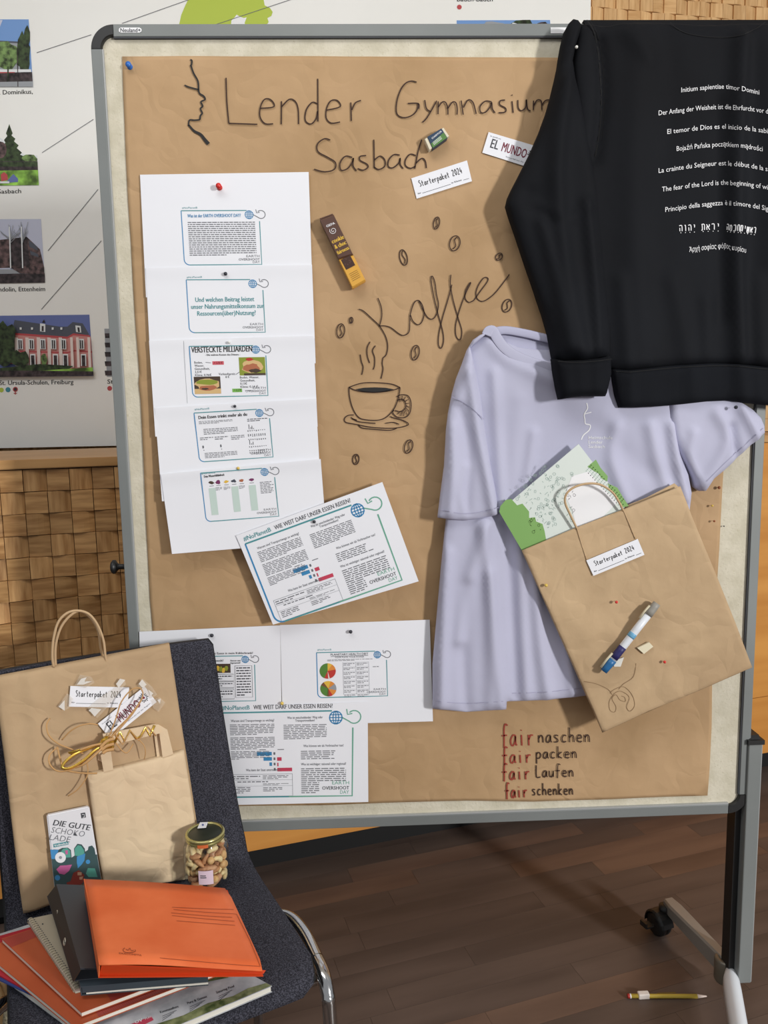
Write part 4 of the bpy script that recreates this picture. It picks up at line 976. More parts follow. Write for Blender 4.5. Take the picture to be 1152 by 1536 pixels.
# ------------------------------------------------------------------ lilac t-shirt
ts = empty('t_shirt', 'lilac short-sleeved cotton t-shirt with small white profile logo, pinned under the black sweatshirt', 'shirt', (*bxz(850, 800, -.02)[:1], -.02, bxz(850, 800, -.02)[1]))
def zpx(Z): return (1.94-Z)/1.5
F_body = Field(.027, .022, [
    ([(724,790),(736,880),(744,980),(752,1060)], .012, .011), ([(668,830),(664,940),(662,1060)], .012, .012), ([(730,785),(716,830),(702,880),(690,960)], .013, .010), ([(700,880),(696,980),(700,1066)], .012, -.007), ([(733,860),(735,960),(736,1060)], .011, .007),
    ([(800,840),(808,950),(822,1048)], .012, .010), ([(845,900),(852,980),(862,1045)], .010, .008), ([(780,790),(782,900),(790,1050)], .010, .007), ([(760,790),(768,900),(776,1050)], .011, -.007),
    ([(735,600),(800,560),(900,620)], .03, .006), ([(780,600),(770,700),(765,760)], .018, .005), ([(925,640),(918,690),(940,750)], .012, .009), ([(975,640),(985,690),(1000,730)], .012, .010), ([(1008,640),(1015,690),(1030,750)], .009, .014), ([(740,560),(745,640),(752,760)], .010, .009), ([(800,650),(790,720),(772,790)], .010, .008),
    ([(900,640),(960,700),(1010,720)], .02, -.004), ([(735,510),(760,540),(830,570)], .012, .006)], y=-.03)
body_px = [(728,500),(745,503),(760,512),(780,520),(815,524),(850,525),(1010,590),(1018,650),(1024,680),(1036,712),(1041,740),(1037,775),(1042,900),(1040,1005),(940,1038),(876,1047),(820,1053),(762,1055),(761,1067),(700,1071),(650,1066),(650,1000),(656,930),(663,850),(670,783),(680,700),(690,600),(705,520)]
F_body.lo = .020
soft('shirt_body', body_px, F_body, .0065, -.013, MT['lilac'], ts)
F_sl = Field(.040, .018, [([(705,560),(716,640),(732,720),(742,774)], .010, .012), ([(676,640),(680,700),(676,775)], .010, .009), ([(690,610),(704,680),(700,770)], .008, -.005), ([(722,505),(700,560),(688,600)], .01, .006), ([(700,700),(690,740),(700,775)], .007, .004)], y=-.045)
F_sl.lo = .032
sleeve_px = [(735,497),(722,501),(712,508),(702,525),(695,545),(686,568),(680,590),(674,620),(671,645),(668,700),(662,745),(658,778),(680,781),(700,782),(725,779),(751,773),(745,735),(738,700),(732,660),(727,629),(722,590),(714,550),(707,520)]
soft('sleeve', sleeve_px, F_sl, .006, -.022, MT['lilac'], ts)
F_sr = Field(.034, .012, [([(1075,620),(1092,660),(1060,720)], .012, .008), ([(1112,612),(1128,640),(1138,660)], .009, .010), ([(1098,640),(1104,670),(1112,690)], .008, -.010), ([(1040,650),(1034,690),(1050,730)], .010, .006)], y=-.035)
F_sr.lo = .016
sr_px = [(1005,590),(1060,592),(1108,598),(1118,603),(1135,614),(1147,626),(1152,638),(1153,650),(1132,668),(1110,690),(1090,708),(1075,720),(1070,728),(1064,738),(1056,738),(1048,732),(1043,718),(1034,700),(1022,680),(1014,660),(1008,630)]
soft('sleeve', sr_px, F_sr, .0055, -.006, MT['lilac'], ts)
# collar: ribbed ring with the inside of the neck showing
F_in = Field(.020, .006, y=-.025); F_in.lo = .014
soft('neck_inside', [(738,497),(760,494),(800,503),(840,512),(840,545),(815,545),(790,540),(765,522),(748,508)], F_in, .006, .002, MT['lilac_dark'], ts)
cen = catmull([(730,503),(733,497),(740,497),(746,508),(756,521),(772,533),(795,543),(815,549),(845,553)], 5)
P = []
for a, b in cen:
    x, z = bxz(a, b, -.032); P.append((x, -.0325, z))
tube('collar_rib', P,   .0095, MT['lilac'], ts, 12, flat=.13, upv=(0, 1, 0))
cen = catmull([(741,497),(760,495),(790,500),(815,506),(850,514)], 5)
tube('collar_rib', [(bxz(a, b, -.03)[0], -.026, bxz(a, b, -.03)[1]) for a, b in cen], .0075, MT['lilac_dark'], ts, 10, flat=.25, upv=(0, 1, 0))
k = Ink(F_sl.surf(), ts, .0006)
k.stroke('stitching', 'lilac_seam', [(678,595),(690,601),(708,613),(726,629)], 1.1); k.stroke('stitching', 'lilac_seam', [(661,764),(690,770),(720,768),(749,761)], .9); k.done()
k = Ink(F_sr.surf(), ts, .0006); k.stroke('stitching', 'lilac_seam', [(1145,642),(1120,665),(1090,692),(1060,722)], .9); k.done()
k = Ink(F_body.surf(), ts, .0006)
k.stroke('stitching', 'lilac_seam', [(653,1052),(700,1055),(755,1052)], .9); k.stroke('stitching', 'lilac_seam', [(768,1040),(820,1038),(872,1032)], .9)
lg = lambda P: zt(P, 640, 480, 2.25)
k.stroke('logo', 'white', lg([(540,280),(543,298),(532,318),(534,335),(536,350),(552,355),(548,372),(530,388),(522,404)]), 1.6)
k.stroke('logo', 'white', lg([(531,318),(545,314),(556,311)]), 1.3)
for t, w_, yb in (('Heimschule', 36, 658.6), ('Lender', 21, 665.4), ('Sasbach', 24.5, 672)): k.text('logo', 'white', t, (882.6, yb), (882.6+w_, yb+.2), 4.6, .012)
k.done(); settle(ts)

# ------------------------------------------------------------------ black sweatshirt
sw = empty('sweatshirt', 'black sweatshirt hung over the top edge of the pinboard with white multilingual text', 'sweatshirt', (*bxz(1000, 300, -.03)[:1], -.03, bxz(1000, 300, -.03)[1]))
F_sw = Field(.042, .016, [
    ([(1112,60),(1106,200),(1104,400),(1112,600)], .015, .018), ([(1078,150),(1080,300),(1085,480)], .012, -.006), ([(960,60),(950,250),(955,450),(965,600)], .030, .010), ([(1150,60),(1160,300),(1150,560)], .022, .010),
    ([(1010,420),(1030,520),(1040,600)], .018, .006), ([(1060,450),(1062,600)], .012, .005), ([(900,60),(906,120),(900,200),(893,240)], .010, -.012), ([(935,40),(950,60),(975,90)], .014, .006),
    ([(1000,40),(1010,120),(1000,240)], .02, -.003), ([(930,420),(938,520),(945,600)], .012, .006), ([(1135,420),(1140,600)], .014, .007), ([(1180,80),(1190,400),(1200,600)], .03, .008)], y=-.045)
F_sw.lo = .026
sw_px = [(868,40),(874,30),(885,29),(897,31),(905,32.5),(918,32),(930,30),(955,28),(990,27),(1020,28.5),(1055,31),(1085,31),(1100,29),(1130,28.5),(1152,29.5),(1200,29),(1250,28),(1280,34),(1296,60),(1290,300),(1280,480),(1276,556),(1152,551),(1110,547),(1070,546),(1020,549),(975,553),(945,556),(925,556),(905,545),(885,440),(872,300),(866,160),(862,90)]
def yback(): return -.020
soft('shirt_body', sw_px, F_sw, .0085, -.012, MT['black_cloth'], sw)
# the part folded over the top of the board
bm = bmesh.new(); xa = bxz(882, 30, -.03)[0]; xb = bxz(1278, 30, -.03)[0]; zt_ = bxz(1000, 30, -.03)[1]
v = []; f = []
for i in range(25):
    x = xa+(xb-xa)*i/24; q = .002*math.sin(i*1.3)
    for y, z in ((-.022, zt_-.012+q), (-.014, zt_-.003+q), (0.0, zt_-.001+q), (.02, zt_-.004+q), (.04, zt_-.012), (.046, zt_-.05), (.046, zt_-.22), (.042, zt_-.22), (.040, zt_-.05), (.034, 1.944), (-.004, 1.944), (-.012, 1.93)): v.append((x, y, z))
m = 12
for i in range(24):
    for k_ in range(m): f.append((i*m+k_, (i+1)*m+k_, (i+1)*m+(k_+1) % m, i*m+(k_+1) % m))
f.append(tuple(range(m))); f.append(tuple(24*m+k_ for k_ in reversed(range(m))))
mesh('back_flap', v, f, MT['black_cloth'], sw, True)
F_hem = Field(.0445, .010, [([(1112,548),(1116,608)], .017, .012), ([(965,548),(968,608)], .03, .005), ([(1040,548),(1042,606)], .016, .006), ([(1135,548),(1142,606)], .014, .007), ([(945,560),(948,608)], .012, .005)], y=-.05)
F_hem.lo = .036
hem_px = [(921,553),(945,554),(975,551),(1020,547),(1070,544),(1110,545),(1152,549),(1276,554),(1273,616),(1200,611),(1152,606.5),(1120,603),(1095,600.5),(1065,602),(1030,606),(990,609.5),(960,611),(933,611),(927,592)]
soft('hem_band', hem_px, F_hem, .007, -.018, MT['black_rib'], sw)
# left sleeve, swinging in front of the t-shirt
def ramp(X, Z): return .030*np.clip((1.52-Z)/.34, 0, 1)**1.2
F_s = Field(.050, .022, [([(850,120),(835,260),(850,420),(872,540)], .016, .016), ([(812,330),(835,430),(852,520)], .010, .011), ([(880,300),(892,420),(896,530)], .009, .010), ([(800,300),(850,330),(880,310)], .010, .006), ([(795,290),(815,320),(845,330)], .014, -.006), ([(868,45),(866,75),(880,110)], .010, .008)], y=-.055, extra=ramp)
F_s.lo = .034
s_px = [(864,20),(858,26),(853,35),(848,55),(845,72),(842,92),(838,110),(832,135),(825,160),(814,190),(800,222),(786,250),(772,277),(766,290),(763,303),(768,320),(775,340),(785,370),(795,400),(806,432),(818,470),(826,502),(832,540),(850,542),(880,541),(905,538),(919,535),(920,500),(917,470),(914,430),(912,400),(909,365),(905,330),(902,290),(898,262),(893,235),(888,210),(884,185),(880,165),(874,135),(868,112),(864,85),(868,62),(874,44),(878,30),(872,22)]
def yb_(x, z): return -.020-.022*min(1, max(0, (1.46-z)/.2))
_o = soft('sleeve', s_px, F_s, .0075, -.020, MT['black_cloth'], sw)
for vv in _o.data.vertices:
    if abs(vv.co.y+.020) < 1e-6: vv.co.y = yb_(vv.co.x, vv.co.z)
F_c = Field(.080, .012, [([(870,540),(872,595)], .018, .006), ([(895,540),(896,592)], .01, .004), ([(850,545),(854,595)], .01, .003)], y=-.08)
F_c.lo = .062
_o = soft('cuff', [(833,537),(850,540),(880,539),(905,536),(920,532),(921,560),(917,578),(913,594),(895,594),(880,594),(862,596),(844,599),(840,582),(836,560)], F_c, .006, -.045, MT['black_rib'], sw)
# armhole strip between sleeve and body
k = Ink(F_sw.surf(), sw, .0013)
k.stroke('stitching', 'black_seam', [(880,30),(890,45),(897,75),(901,120),(902,160),(899,200),(893,235)], 2.0)
k.stroke('stitching', 'black_seam', [(886,32),(895,48),(902,80),(906,120),(906,165),(902,210)], .8)
k.stroke('stitching', 'black_seam', [(1005,33),(1015,42),(1035,51),(1075,56),(1110,53),(1135,42),(1148,33)], 1.0)
HW.update({'ה': [[(.1,1),(.85,1),(.85,0)],[(.22,.62),(.22,0)]], 'ו': [[(.35,1),(.6,1),(.6,0)]], 'י': [[(.4,1),(.62,1),(.58,.55)]], 'ת': [[(.1,1),(.85,1),(.85,0)],[(.28,1),(.28,0),(.05,0)]],
 'א': [[(.1,1),(.9,0)],[(.85,1),(.8,.65),(.55,.5)],[(.32,.72),(.15,.4),(.2,0)]], 'ר': [[(.15,1),(.8,1),(.8,0)]], 'מ': [[(.1,1),(.28,.65),(.1,0)],[(.28,.65),(.5,1),(.85,.85),(.85,0),(.45,0)]],
 'כ': [[(.2,1),(.8,1),(.8,0),(.2,0)]], 'ח': [[(.2,0),(.2,1),(.85,1),(.85,0)]], 'ש': [[(.1,1),(.2,0),(.75,0),(.92,1)],[(.5,1),(.48,.4),(.22,.1)]]})
for t_, a_, b_h in (('הוהי', (1018,347), (1045,345.5)), ('תארי', (1051,345), (1081,344)), ('המכח', (1089,344.5), (1110,346.5)), ('תישאר', (1109,346.5), (1134,350))):
    hand(k, 'printed_text', 'white', t_, a_, b_h, 8.2, 1.25)
    n_h = len(t_)
    for i in range(n_h):
        f_h = (i+.5)/n_h; x = a_[0]+(b_h[0]-a_[0])*f_h; y = a_[1]+(b_h[1]-a_[1])*f_h+2.4
        k.poly('printed_text', 'white', [(x-.6,y-.5),(x+.6,y-.5),(x+.6,y+.5),(x-.6,y+.5)])
def para_path(P):
    P = [np.array(p, float) for p in catmull(P, 6)]; L = [0]
    for i in range(1, len(P)): L.append(L[-1]+np.linalg.norm(P[i]-P[i-1]))
    def f(t):
        s_ = t*L[-1]
        for i in range(1, len(P)):
            if s_ <= L[i] or i == len(P)-1:
                return P[i-1]+(P[i]-P[i-1])*(s_-L[i-1])/(L[i]-L[i-1]+1e-9)
    return f
LN = [('Initium sapientiae timor Domini', (1022,138.5), (1087,133), (1139,142)), ('Der Anfang der Weisheit ist die Ehrfurcht vor dem Herrn', (988,173), (1088,163.5), (1186,176)),
      ('El temor de Dios es el inicio de la sabiduría', (1001,201), (1086,193), (1172,203)), ('Bojaźń Pańska początkiem mądrości', (1015,226.5), (1088,219.5), (1144,227)),
      ('La crainte du Seigneur est le début de la sagesse', (988,259.5), (1088,248), (1176,262)), ('The fear of the Lord is the beginning of wisdom', (993,287.5), (1090,277), (1172,288)),
      ('Principio della saggezza è il timore del Signore', (998,318), (1090,307.5), (1170,320)), ('הוהי תארי המכח תישאר', (1018,347), (1090,344.5), (1134,351)), ('Ἀρχὴ σοφίας φόβος κυρίου', (1034,378), (1085,372.5), (1119,379.5))]
for i, (t, a, b, c) in enumerate(LN):
    if i == 7: continue
    k.text('printed_text', 'white', t, a, c, 7.2 if i != 7 else 8.5, .003, path=para_path([a, b, c]), up=(0, -1))
k.done()
k = Ink(F_hem.surf(), sw, .0006)
k.stroke('stitching', 'black_seam', [(924,557),(945,558),(975,555),(1020,551),(1070,548.5),(1110,549.5),(1152,553.5),(1250,557)], 1.2); k.done()
k = Ink(F_c.surf(), sw, .0006); k.stroke('stitching', 'black_seam', [(837,542),(862,543.5),(890,542),(918,538.5)], 1.2); k.done()
settle(sw)

# ------------------------------------------------------------------ kraft bag with booklet pinned at the right
bagr = empty('paper_bag', 'tilted kraft paper bag with twisted handle and white label, pinned over the t-shirt', 'bag', (*bxz(960, 900, -.05)[:1], -.05, bxz(960, 900, -.05)[1]))
F_b = Field(.0555, .003, [([(880,1022),(980,978),(1097,926)], .006, .0025), ([(790,850),(860,920),(900,1000)], .02, .002), ([(930,960),(985,990),(1010,1040)], .02, .003), ([(960,1000),(940,1060)], .012, .003),
    ([(1000,980),(1060,950)], .012, -.002), ([(820,880),(920,905),(990,990)], .03, -.0025), ([(868,800),(880,838)], .005, .002), ([(936,766),(950,808)], .005, .002)], y=-.055)
F_b.lo = .0535
bag_px = [(783,826),(865,791.5),(935,764.5),(1021,729.5),(1030,752),(1039,776),(1076,865),(1104,935),(1129,1001.5),(1050,1036),(974,1067),(940,1083),(904,1099.5),(893,1072),(860,998),(820,908)]
soft('bag_front', bag_px, F_b, .011, -.0520, MT['kraft_bag'], bagr)
F_bb = Field(.0435, .002, y=-.0435); F_bb.lo = .0425
soft('bag_back', [(785,824),(865,788),(970,746.5),(1012,725),(1020,732),(1035,770),(1072,865),(1126,1001),(1050,1034),(974,1065),(903,1096),(822,910)], F_bb, .02, -.0415, MT['kraft_bag'], bagr)
# side gussets joining front and back
def gusset(p, q):
    P = []
    for (a, b) in (p, q):
        x, z = bxz(a, b, -.053); P.append(((x, -.053, z), (x, -.042, z)))
    mesh('side_gusset', [P[0][0], P[1][0], P[1][1], P[0][1]], [(0, 1, 2, 3)], MT['kraft_bag'], bagr)
gusset((785, 829), (904, 1097)); gusset((1020, 733), (1127, 1001)); gusset((904, 1097), (1127, 1001))
hd = zt([(352,262),(322,200),(301,150),(307,114),(340,86),(395,71),(450,76),(500,108),(528,150),(546,186)], 740, 700, 2.796)
hp = [bplane(-.056-.012*math.sin(PI*i/(len(catmull(hd,5))-1))).at(*p) for i, p in enumerate(catmull(hd, 5))]
tube('handle', hp, .0021, MT['kraft_cord'], bagr, 8)
for P in ([(865,791),(872,815),(881,842)], [(935,765),(944,786),(953,808)]):
    tube('handle', [bplane(-.0572).at(*p) for p in catmull(P, 4)], .0013, MT['kraft_bag'], bagr, 6)
k = Ink(F_b.surf(), bagr, .0007)
sp = [(915,1040),(920,1035),(935,1030),(948,1042),(952,1058),(945,1067),(940,1060),(944,1046),(932,1037),(922,1040),(914,1052),(915,1065),(922,1068),(924,1060),(918,1048),(924,1042),(930,1050),(938,1052),(937,1046),(932,1044)]
k.stroke('pencil_drawing', 'pencil', sp, .7); k.stroke('pencil_drawing', 'pencil', [(954,995),(950,1015),(935,1026),(928,1034)], .8); k.stroke('pencil_drawing', 'pencil', [(876,1022),(895,1026),(912,1034),(918,1042)], .8)
k.done(); settle(bagr)
bk = slab('booklet', [bplane(-.0475).at(*p) for p in ((749,767),(868,666),(938,757),(928,790),(818,858))], .0025, MT['booklet'])
tag(bk, 'white and green brochure with tiny icon pattern sticking out of the pinned paper bag', 'booklet')
k = Ink(bplane(-.0475), bk, .0003); Z3 = lambda P: zt(P, 740, 700, 2.796)
k.poly('green_area', 'green_print', Z3([(25,190),(30,165),(52,140),(75,135),(100,162),(122,155),(150,188),(150,215),(175,212),(180,230),(206,240),(215,270),(222,310),(150,345),(120,352)]))
for q in ([(395,0),(430,-30),(450,5),(480,40),(478,62),(455,50),(440,28),(425,20)], [(480,70),(520,88),(545,130),(568,165),(545,170),(520,140),(505,118),(488,100)]): k.poly('green_area', 'green_print', Z3(q))
k.poly('pale_area', 'white', Z3([(330,40),(400,20),(440,70),(520,150),(430,240),(350,260),(330,180),(300,120)]))
for i in range(230):
    x, y = rt.uniform(90, 340), rt.uniform(-10, 300)
    if y < 175-x*.95+20 or y > 120+x*.8+20 or (x < 150 and y > 150): continue
    if y > 345-x*.35: continue
    c = Z3([(x, y)])[0]
    if rt.random() < .45: k.stroke('icon_pattern', 'dot_print', [(c[0]+math.cos(a)*rt.uniform(1.2, 2.6), c[1]+math.sin(a)*2.2) for a in [j*PI/3 for j in range(6)]], .55, smooth=0, closed=True)
    else: k.stroke('icon_pattern', 'dot_print', [(c[0]+rt.uniform(-3, 3), c[1]+rt.uniform(-3, 3)), c, (c[0]+rt.uniform(-3, 3), c[1]+rt.uniform(-3, 3))], .6, smooth=0)
for i in range(18):
    for j in range(5):
        c = Z3([(405+i*9.0+j*5-15, 18+i*9.5-j*6)])[0]
        if c[0] < 936: k.poly('icon_pattern', 'dot_print', [(c[0]-.7, c[1]-.7), (c[0]+.7, c[1]-.7), (c[0]+.7, c[1]+.7), (c[0]-.7, c[1]+.7)])
k.done()
# labels
def sticker(label, q, pl, name='paper_label', th=.0004):
    o = slab(name, [pl.at(*p) for p in q], th, MT['paper']); tag(o, label, 'label'); return o, Ink(pl, o, .0003)
def starter(k, q, w=1.0):
    F = lambda u, v: quad(q, u, v)
    hand(k, 'handwriting', 'ink_black', 'Starterpaket 2024', F(.1, .5), F(.88, .5), math.dist(q[0], q[3])*.15, w)
    k.text('small_print', 'ink_dark', 'für', F(.04, .82), F(.1, .82), 2.0, .02); k.stroke('small_print', 'ink_dark', [F(.12, .83), F(.63, .83)], .6, smooth=0)
    k.text('small_print', 'ink_dark', 'in Klasse', F(.65, .82), F(.83, .82), 2.2, .02); k.stroke('small_print', 'ink_dark', [F(.86, .83), F(.96, .83)], .6, smooth=0); k.done()
def mundo(k, q):
    F = lambda u, v: quad(q, u, v)
    k.text('printed_text', 'ink_dark', 'EL', F(.1, .66), F(.24, .66), math.dist(q[0], q[3])*.42, .01); k.text('printed_text', 'mundo', 'MUNDO', F(.31, .66), F(.76, .66), math.dist(q[0], q[3])*.42, .01)
    k.text('small_print', 'ink_gray', 'So gesellt aus', F(.05, .17), F(.25, .17), 1.8, .0); k.text('small_print', 'ink_gray', 'fairhandel aus der Region', F(.42, .87), F(.9, .87), 1.9, .0)
    c = F(.87, .42)
    for i in range(14):
        a = 2*PI*i/14
        k.stroke('emblem', 'ink_black', [(c[0]+3.6*math.cos(a), c[1]+3.6*math.sin(a)), (c[0]+(6.4+i % 2)*math.cos(a+.15), c[1]+(6.4+i % 2)*math.sin(a+.15))], 1.2, smooth=0)
    k.disc('emblem', 'mundo', c, 2.0); k.done()
MT['mundo'] = plain('ink_wine', (120, 36, 58), .7)
q = [(617,267.5),(700.5,240.6),(708,271.8),(625,298)]; o, k = sticker('white handwritten Starterpaket 2024 slip under the word Sasbach', q, bplane(.0012)); starter(k, q)
q = [(733,198),(812,221.5),(804,254.5),(723.5,229)]; o, k = sticker('white EL MUNDO slip half hidden behind the black sweatshirt sleeve', q, bplane(.0012)); mundo(k, q)
q = [(879.5,840.6),(956.7,808.4),(966.7,832.3),(890.2,863.8)]; o, k = sticker('white Starterpaket 2024 slip stuck on the pinned paper bag', q, bplane(-.0585)); starter(k, q, .9)

# ------------------------------------------------------------------ cookie bar and eraser glued to the kraft sheet
def bar3(name, label, cat, q, y0, y1, mats, inset=.0, parent=None):
    f_ = bplane(y1); b_ = bplane(y0)
    F = [f_.at(*p) for p in q]; B = [np.array((p[0], y0, p[2])) for p in F]
    return F, B
ck = empty('cookie_bar', 'slim chocolate cookie bar in brown and golden wrapper stuck to the kraft paper', 'snack bar', tuple(bplane(0).at(516, 378)))
q = [(479.5,329.5),(500.5,321.5),(548.5,420.5),(528.5,432)]
yF = -.020
def bx_prism(name, q, yb, yf, mat, parent, bev=.0025):
    F = [bplane(yf).at(*p) for p in q]; v = []; c = sum(F)/4
    for P in F: v.append(P*(1-bev*0) + (c-P)/np.linalg.norm(c-P)*bev)
    for P in F: v.append(np.array((P[0], yf+bev, P[2])))
    for P in F: v.append(np.array((P[0], yb, P[2])))
    f = [(0,1,2,3),(8,11,10,9)]
    for k_ in (0, 4):
        for i in range(4): f.append((k_+i, k_+4+i, k_+4+(i+1) % 4, k_+(i+1) % 4))
    o = mesh(name, v, f, mat, parent); bm = bmesh.new(); bm.from_mesh(o.data); bmesh.ops.recalc_face_normals(bm, faces=bm.faces); bm.to_mesh(o.data); bm.free(); return o
MT['wrap_brown'] = plain('wrapper_brown', (92,66,56), .35); MT['wrap_gold'] = plain('wrapper_gold', (222,168,72), .35); MT['cookie'] = plain('printed_cookie', (66,40,28), .5)
F = lambda u, v: quad(q, u, v)
bx_prism('wrapper_top', [F(0,0), F(1,0), F(1,.61), F(0,.58)], 0.0, yF, MT['wrap_brown'], ck); bx_prism('wrapper_bottom', [F(0,.585), F(1,.615), F(1,1), F(0,1)], 0.0, yF, MT['wrap_gold'], ck)
for v0, v1 in ((-.015, .0), (1.0, 1.015)): bx_prism('end_seal', [F(.04,v0), F(.96,v0), F(.96,v1), F(.04,v1)], -.006, -.010, MT['wrap_brown'] if v0 < 0 else MT['wrap_gold'], ck, .0005)
k = Ink(bplane(yF), ck, .0005)
d_ = np.array(F(1,.5))-np.array(F(0,.5))
def tx(t, mat, u0, v, u1, h, b=.03): k.text('wrapper_lettering', mat, t, F(u0, v), F(u1, v), h, b)
tx('GEPA', 'white', .2, .13, .8, 3.4); sp = [(F(.5,.2)[0]+(1+i*.32)*math.cos(i*.7), F(.5,.2)[1]+(1+i*.32)*math.sin(i*.7)) for i in range(15)]
k.stroke('wrapper_lettering', 'white', sp, .7)
tx('cookie', 'ph_yel', .08, .36, .92, 6.4, .03); tx('& choc', 'ph_yel', .1, .44, .9, 6.2, .03); tx('fairness', 'ph_yel', .08, .52, .92, 5.6, .03)
k.poly('wrapper_picture', 'cookie', [F(.12,.60), F(.8,.60), F(.82,.75), F(.15,.75)]); c0 = F(.46,.66)
for i in range(9): k.disc('wrapper_picture', 'wrap_brown', (c0[0]+rt.uniform(-5, 5), c0[1]+rt.uniform(-6, 6)), 1.2, .0003, 8)
for i in range(5): k.stroke('wrapper_lettering', 'cookie', [F(.2,.82+i*.025), F(.8,.82+i*.025)], .5, smooth=0)
k.done(); settle(ck)
er = empty('eraser', 'small eraser in dark blue and green paper sleeve glued beside the handwriting', 'eraser', tuple(bplane(0).at(653, 208)))
q = [(637,207.5),(664.5,191),(673.6,205),(645,225.5)]; F = lambda u, v: quad(q, u, v)
bx_prism('rubber', [F(-.02,.04), F(1.02,.04), F(1.02,.96), F(-.02,.96)], 0.0, -.0135, plain('white_rubber', (222,214,190), .7), er, .001)
bx_prism('paper_sleeve', [F(.14,0), F(.92,0), F(.92,1), F(.14,1)], 0.001, -.015, plain('sleeve_navy', (38,62,88), .5), er, .0006)
k = Ink(bplane(-.015), er, .0004); k.poly('sleeve_green', 'eraser_green', [F(.16,.98), F(.16,.62), F(.9,.42), F(.9,.98)]) if False else None
MT['eraser_green'] = plain('sleeve_green', (84,128,62), .5)
k.poly('sleeve_print', 'eraser_green', [F(.16,.97), F(.16,.62), F(.9,.42), F(.9,.97)]); k.text('sleeve_lettering', 'white', 'STAEDTLER', F(.3,.38), F(.85,.28), 2.4, .03, l=.0002)
for v_ in (.62, .72, .82): k.stroke('sleeve_lettering', 'white', [F(.25,v_), F(.7,v_-.06)], .6, l=.0002, smooth=0)
k.done(); settle(er)

# ------------------------------------------------------------------ marker pen with foam mounts on the bag
pn = empty('marker_pen', 'white and blue double-ended marker pen mounted on the pinned paper bag', 'pen', tuple(bplane(-.07).at(945, 955)))
pp = bplane(-.070); PT = lambda t: pp.at(905.5+(985.5-905.5)*t, 1007+(905-1007)*t)
def cyl(name, t0, t1, r0, r1, mat): 
    n = 3; tube(name, [PT(t0+(t1-t0)*i/n) for i in range(n+1)], [r0+(r1-r0)*i/n for i in range(n+1)], mat, pn, 16)
cyl('pen_barrel', .16, .84, .0072, .0072, plain('pen_white', (226,230,236), .35)); cyl('pen_cap', .0, .17, .0066, .0082, plain('pen_blue', (40,104,156), .4)); cyl('pen_label', .19, .36, .0075, .0075, plain('pen_navy', (40,38,96), .5)); cyl('pen_cap', .83, 1.0, .0082, .0072, plain('pen_grey', (150,146,138), .5))
cyl('pen_label', .5, .56, .0075, .0075, plain('pen_sky', (110,170,206), .4))
for t0, t1, sd in ((.0, .2, -1), (.72, .9, -1)):
    a, b = PT(t0+.02), PT(t1+.03); q_ = np.array((-(b-a)[2], 0, (b-a)[0])); q_ /= np.linalg.norm(q_)
    tube('pen_clip', [a+q_*.009, (a+b)/2+q_*.0095, b+q_*.0085], .0022, plain('clip_beige', (206,196,168), .5), pn, 8)
settle(pn)
pl = bplane(-.0585)
o = slab('foam_pad', [bplane(-.062).at(*p) for p in ((956,972),(974,963.5),(980,970),(966,981))], .0045, MT['notecover']); tag(o, 'small cream foam sticky pad right of the marker pen', 'foam pad')
o.data.materials.clear(); o.data.materials.append(plain('cream_foam', (228,218,190), .8))
o = slab('foam_pad', [bplane(-.060).at(*p) for p in ((922,991),(936,986),(931,1000),(921,1000))], .003, plain('white_foam', (232,230,222), .8)); tag(o, 'small white foam pad half under the blue end of the marker pen', 'foam pad')
# ------------------------------------------------------------------ pins
def pin(px, py, y, mat, label, r=.0034, kind='round_head_pin', tall=.009):
    P = bplane(y).at(px, py)
    o = empty(kind, label, 'pin', tuple(P), 'pins in the board')
    T = Matrix.Translation(P) @ Matrix.Rotation(PI/2, 4, 'X')
    if kind == 'push_pin': prof = [(0, 0), (r*.95, 0), (r*.95, .0012), (r*.55, .002), (r*.5, tall*.62), (r*.9, tall*.75), (r*.95, tall), (0, tall*1.06)]
    else: prof = [(0, tall-r*1.9)]+[(r*math.sin(a), tall-r-r*math.cos(a)) for a in [PI*i/8 for i in range(1, 8)]]+[(0, tall)]
    lathe('pin_head', prof, mat, o, 16, T)
    lathe('pin_needle', [(0, -.006), (.0004, -.006), (.0004, tall*.6), (0, tall*.6)], MT['chrome'], o, 6, T)
    return settle(o)
pb, pr, pk, py_, pw = plain('pin_blue', (52,112,196), .3), plain('pin_red', (214,48,44), .3), plain('pin_dark', (40,42,52), .35), plain('pin_yellow', (222,190,90), .35), plain('pin_pearl', (226,226,220), .25)
pin(195, 100.5, .004, pb, 'blue push pin at the top left corner of the kraft paper', .0052, 'push_pin', .011)
pin(329.5, 281.5, 0, pr, 'bright red push pin on the topmost printout of the column', .0052, 'push_pin', .012)
pin(339, 411.5, -.001, pk, 'dark pin on the second printout of the column'); pin(344.5, 514, -.004, pw, 'pearly pin above the sandwich printout heading', .0026)
pin(353, 609.5, -.007, pk, 'dark pin on the fourth printout of the column', .0028); pin(358, 702, -.011, py_, 'yellow pin on the lowest printout of the column', .0028)
pin(471.5, 782, -.017, pk, 'dark pin near the top edge of the tilted handout', .0032); pin(318.5, 952, -.001, pk, 'dark pin on the printout behind the chair back', .0036)
pin(526, 946.5, -.002, pk, 'dark pin above the pie chart printout', .0036); pin(423.5, 1053.5, -.004, py_, 'yellow pin at the top edge of the lower level handout', .0034)
pin(864, 72, -.062, pw, 'pearl-headed pin holding the sweatshirt sleeve', .0026, tall=.006); pin(1102, 611, -.045, pk, 'black pin holding the right sleeve of the t-shirt', .0034, tall=.008)
pin(818, 877, -.056, py_, 'yellow pin at the left edge of the pinned paper bag', .0032); pin(923, 902, -.056, pr, 'small red pin on the paper bag above the pen', .0028); pin(995, 991.5, -.056, pr, 'small red pin on the paper bag right of the foam pad', .0028)
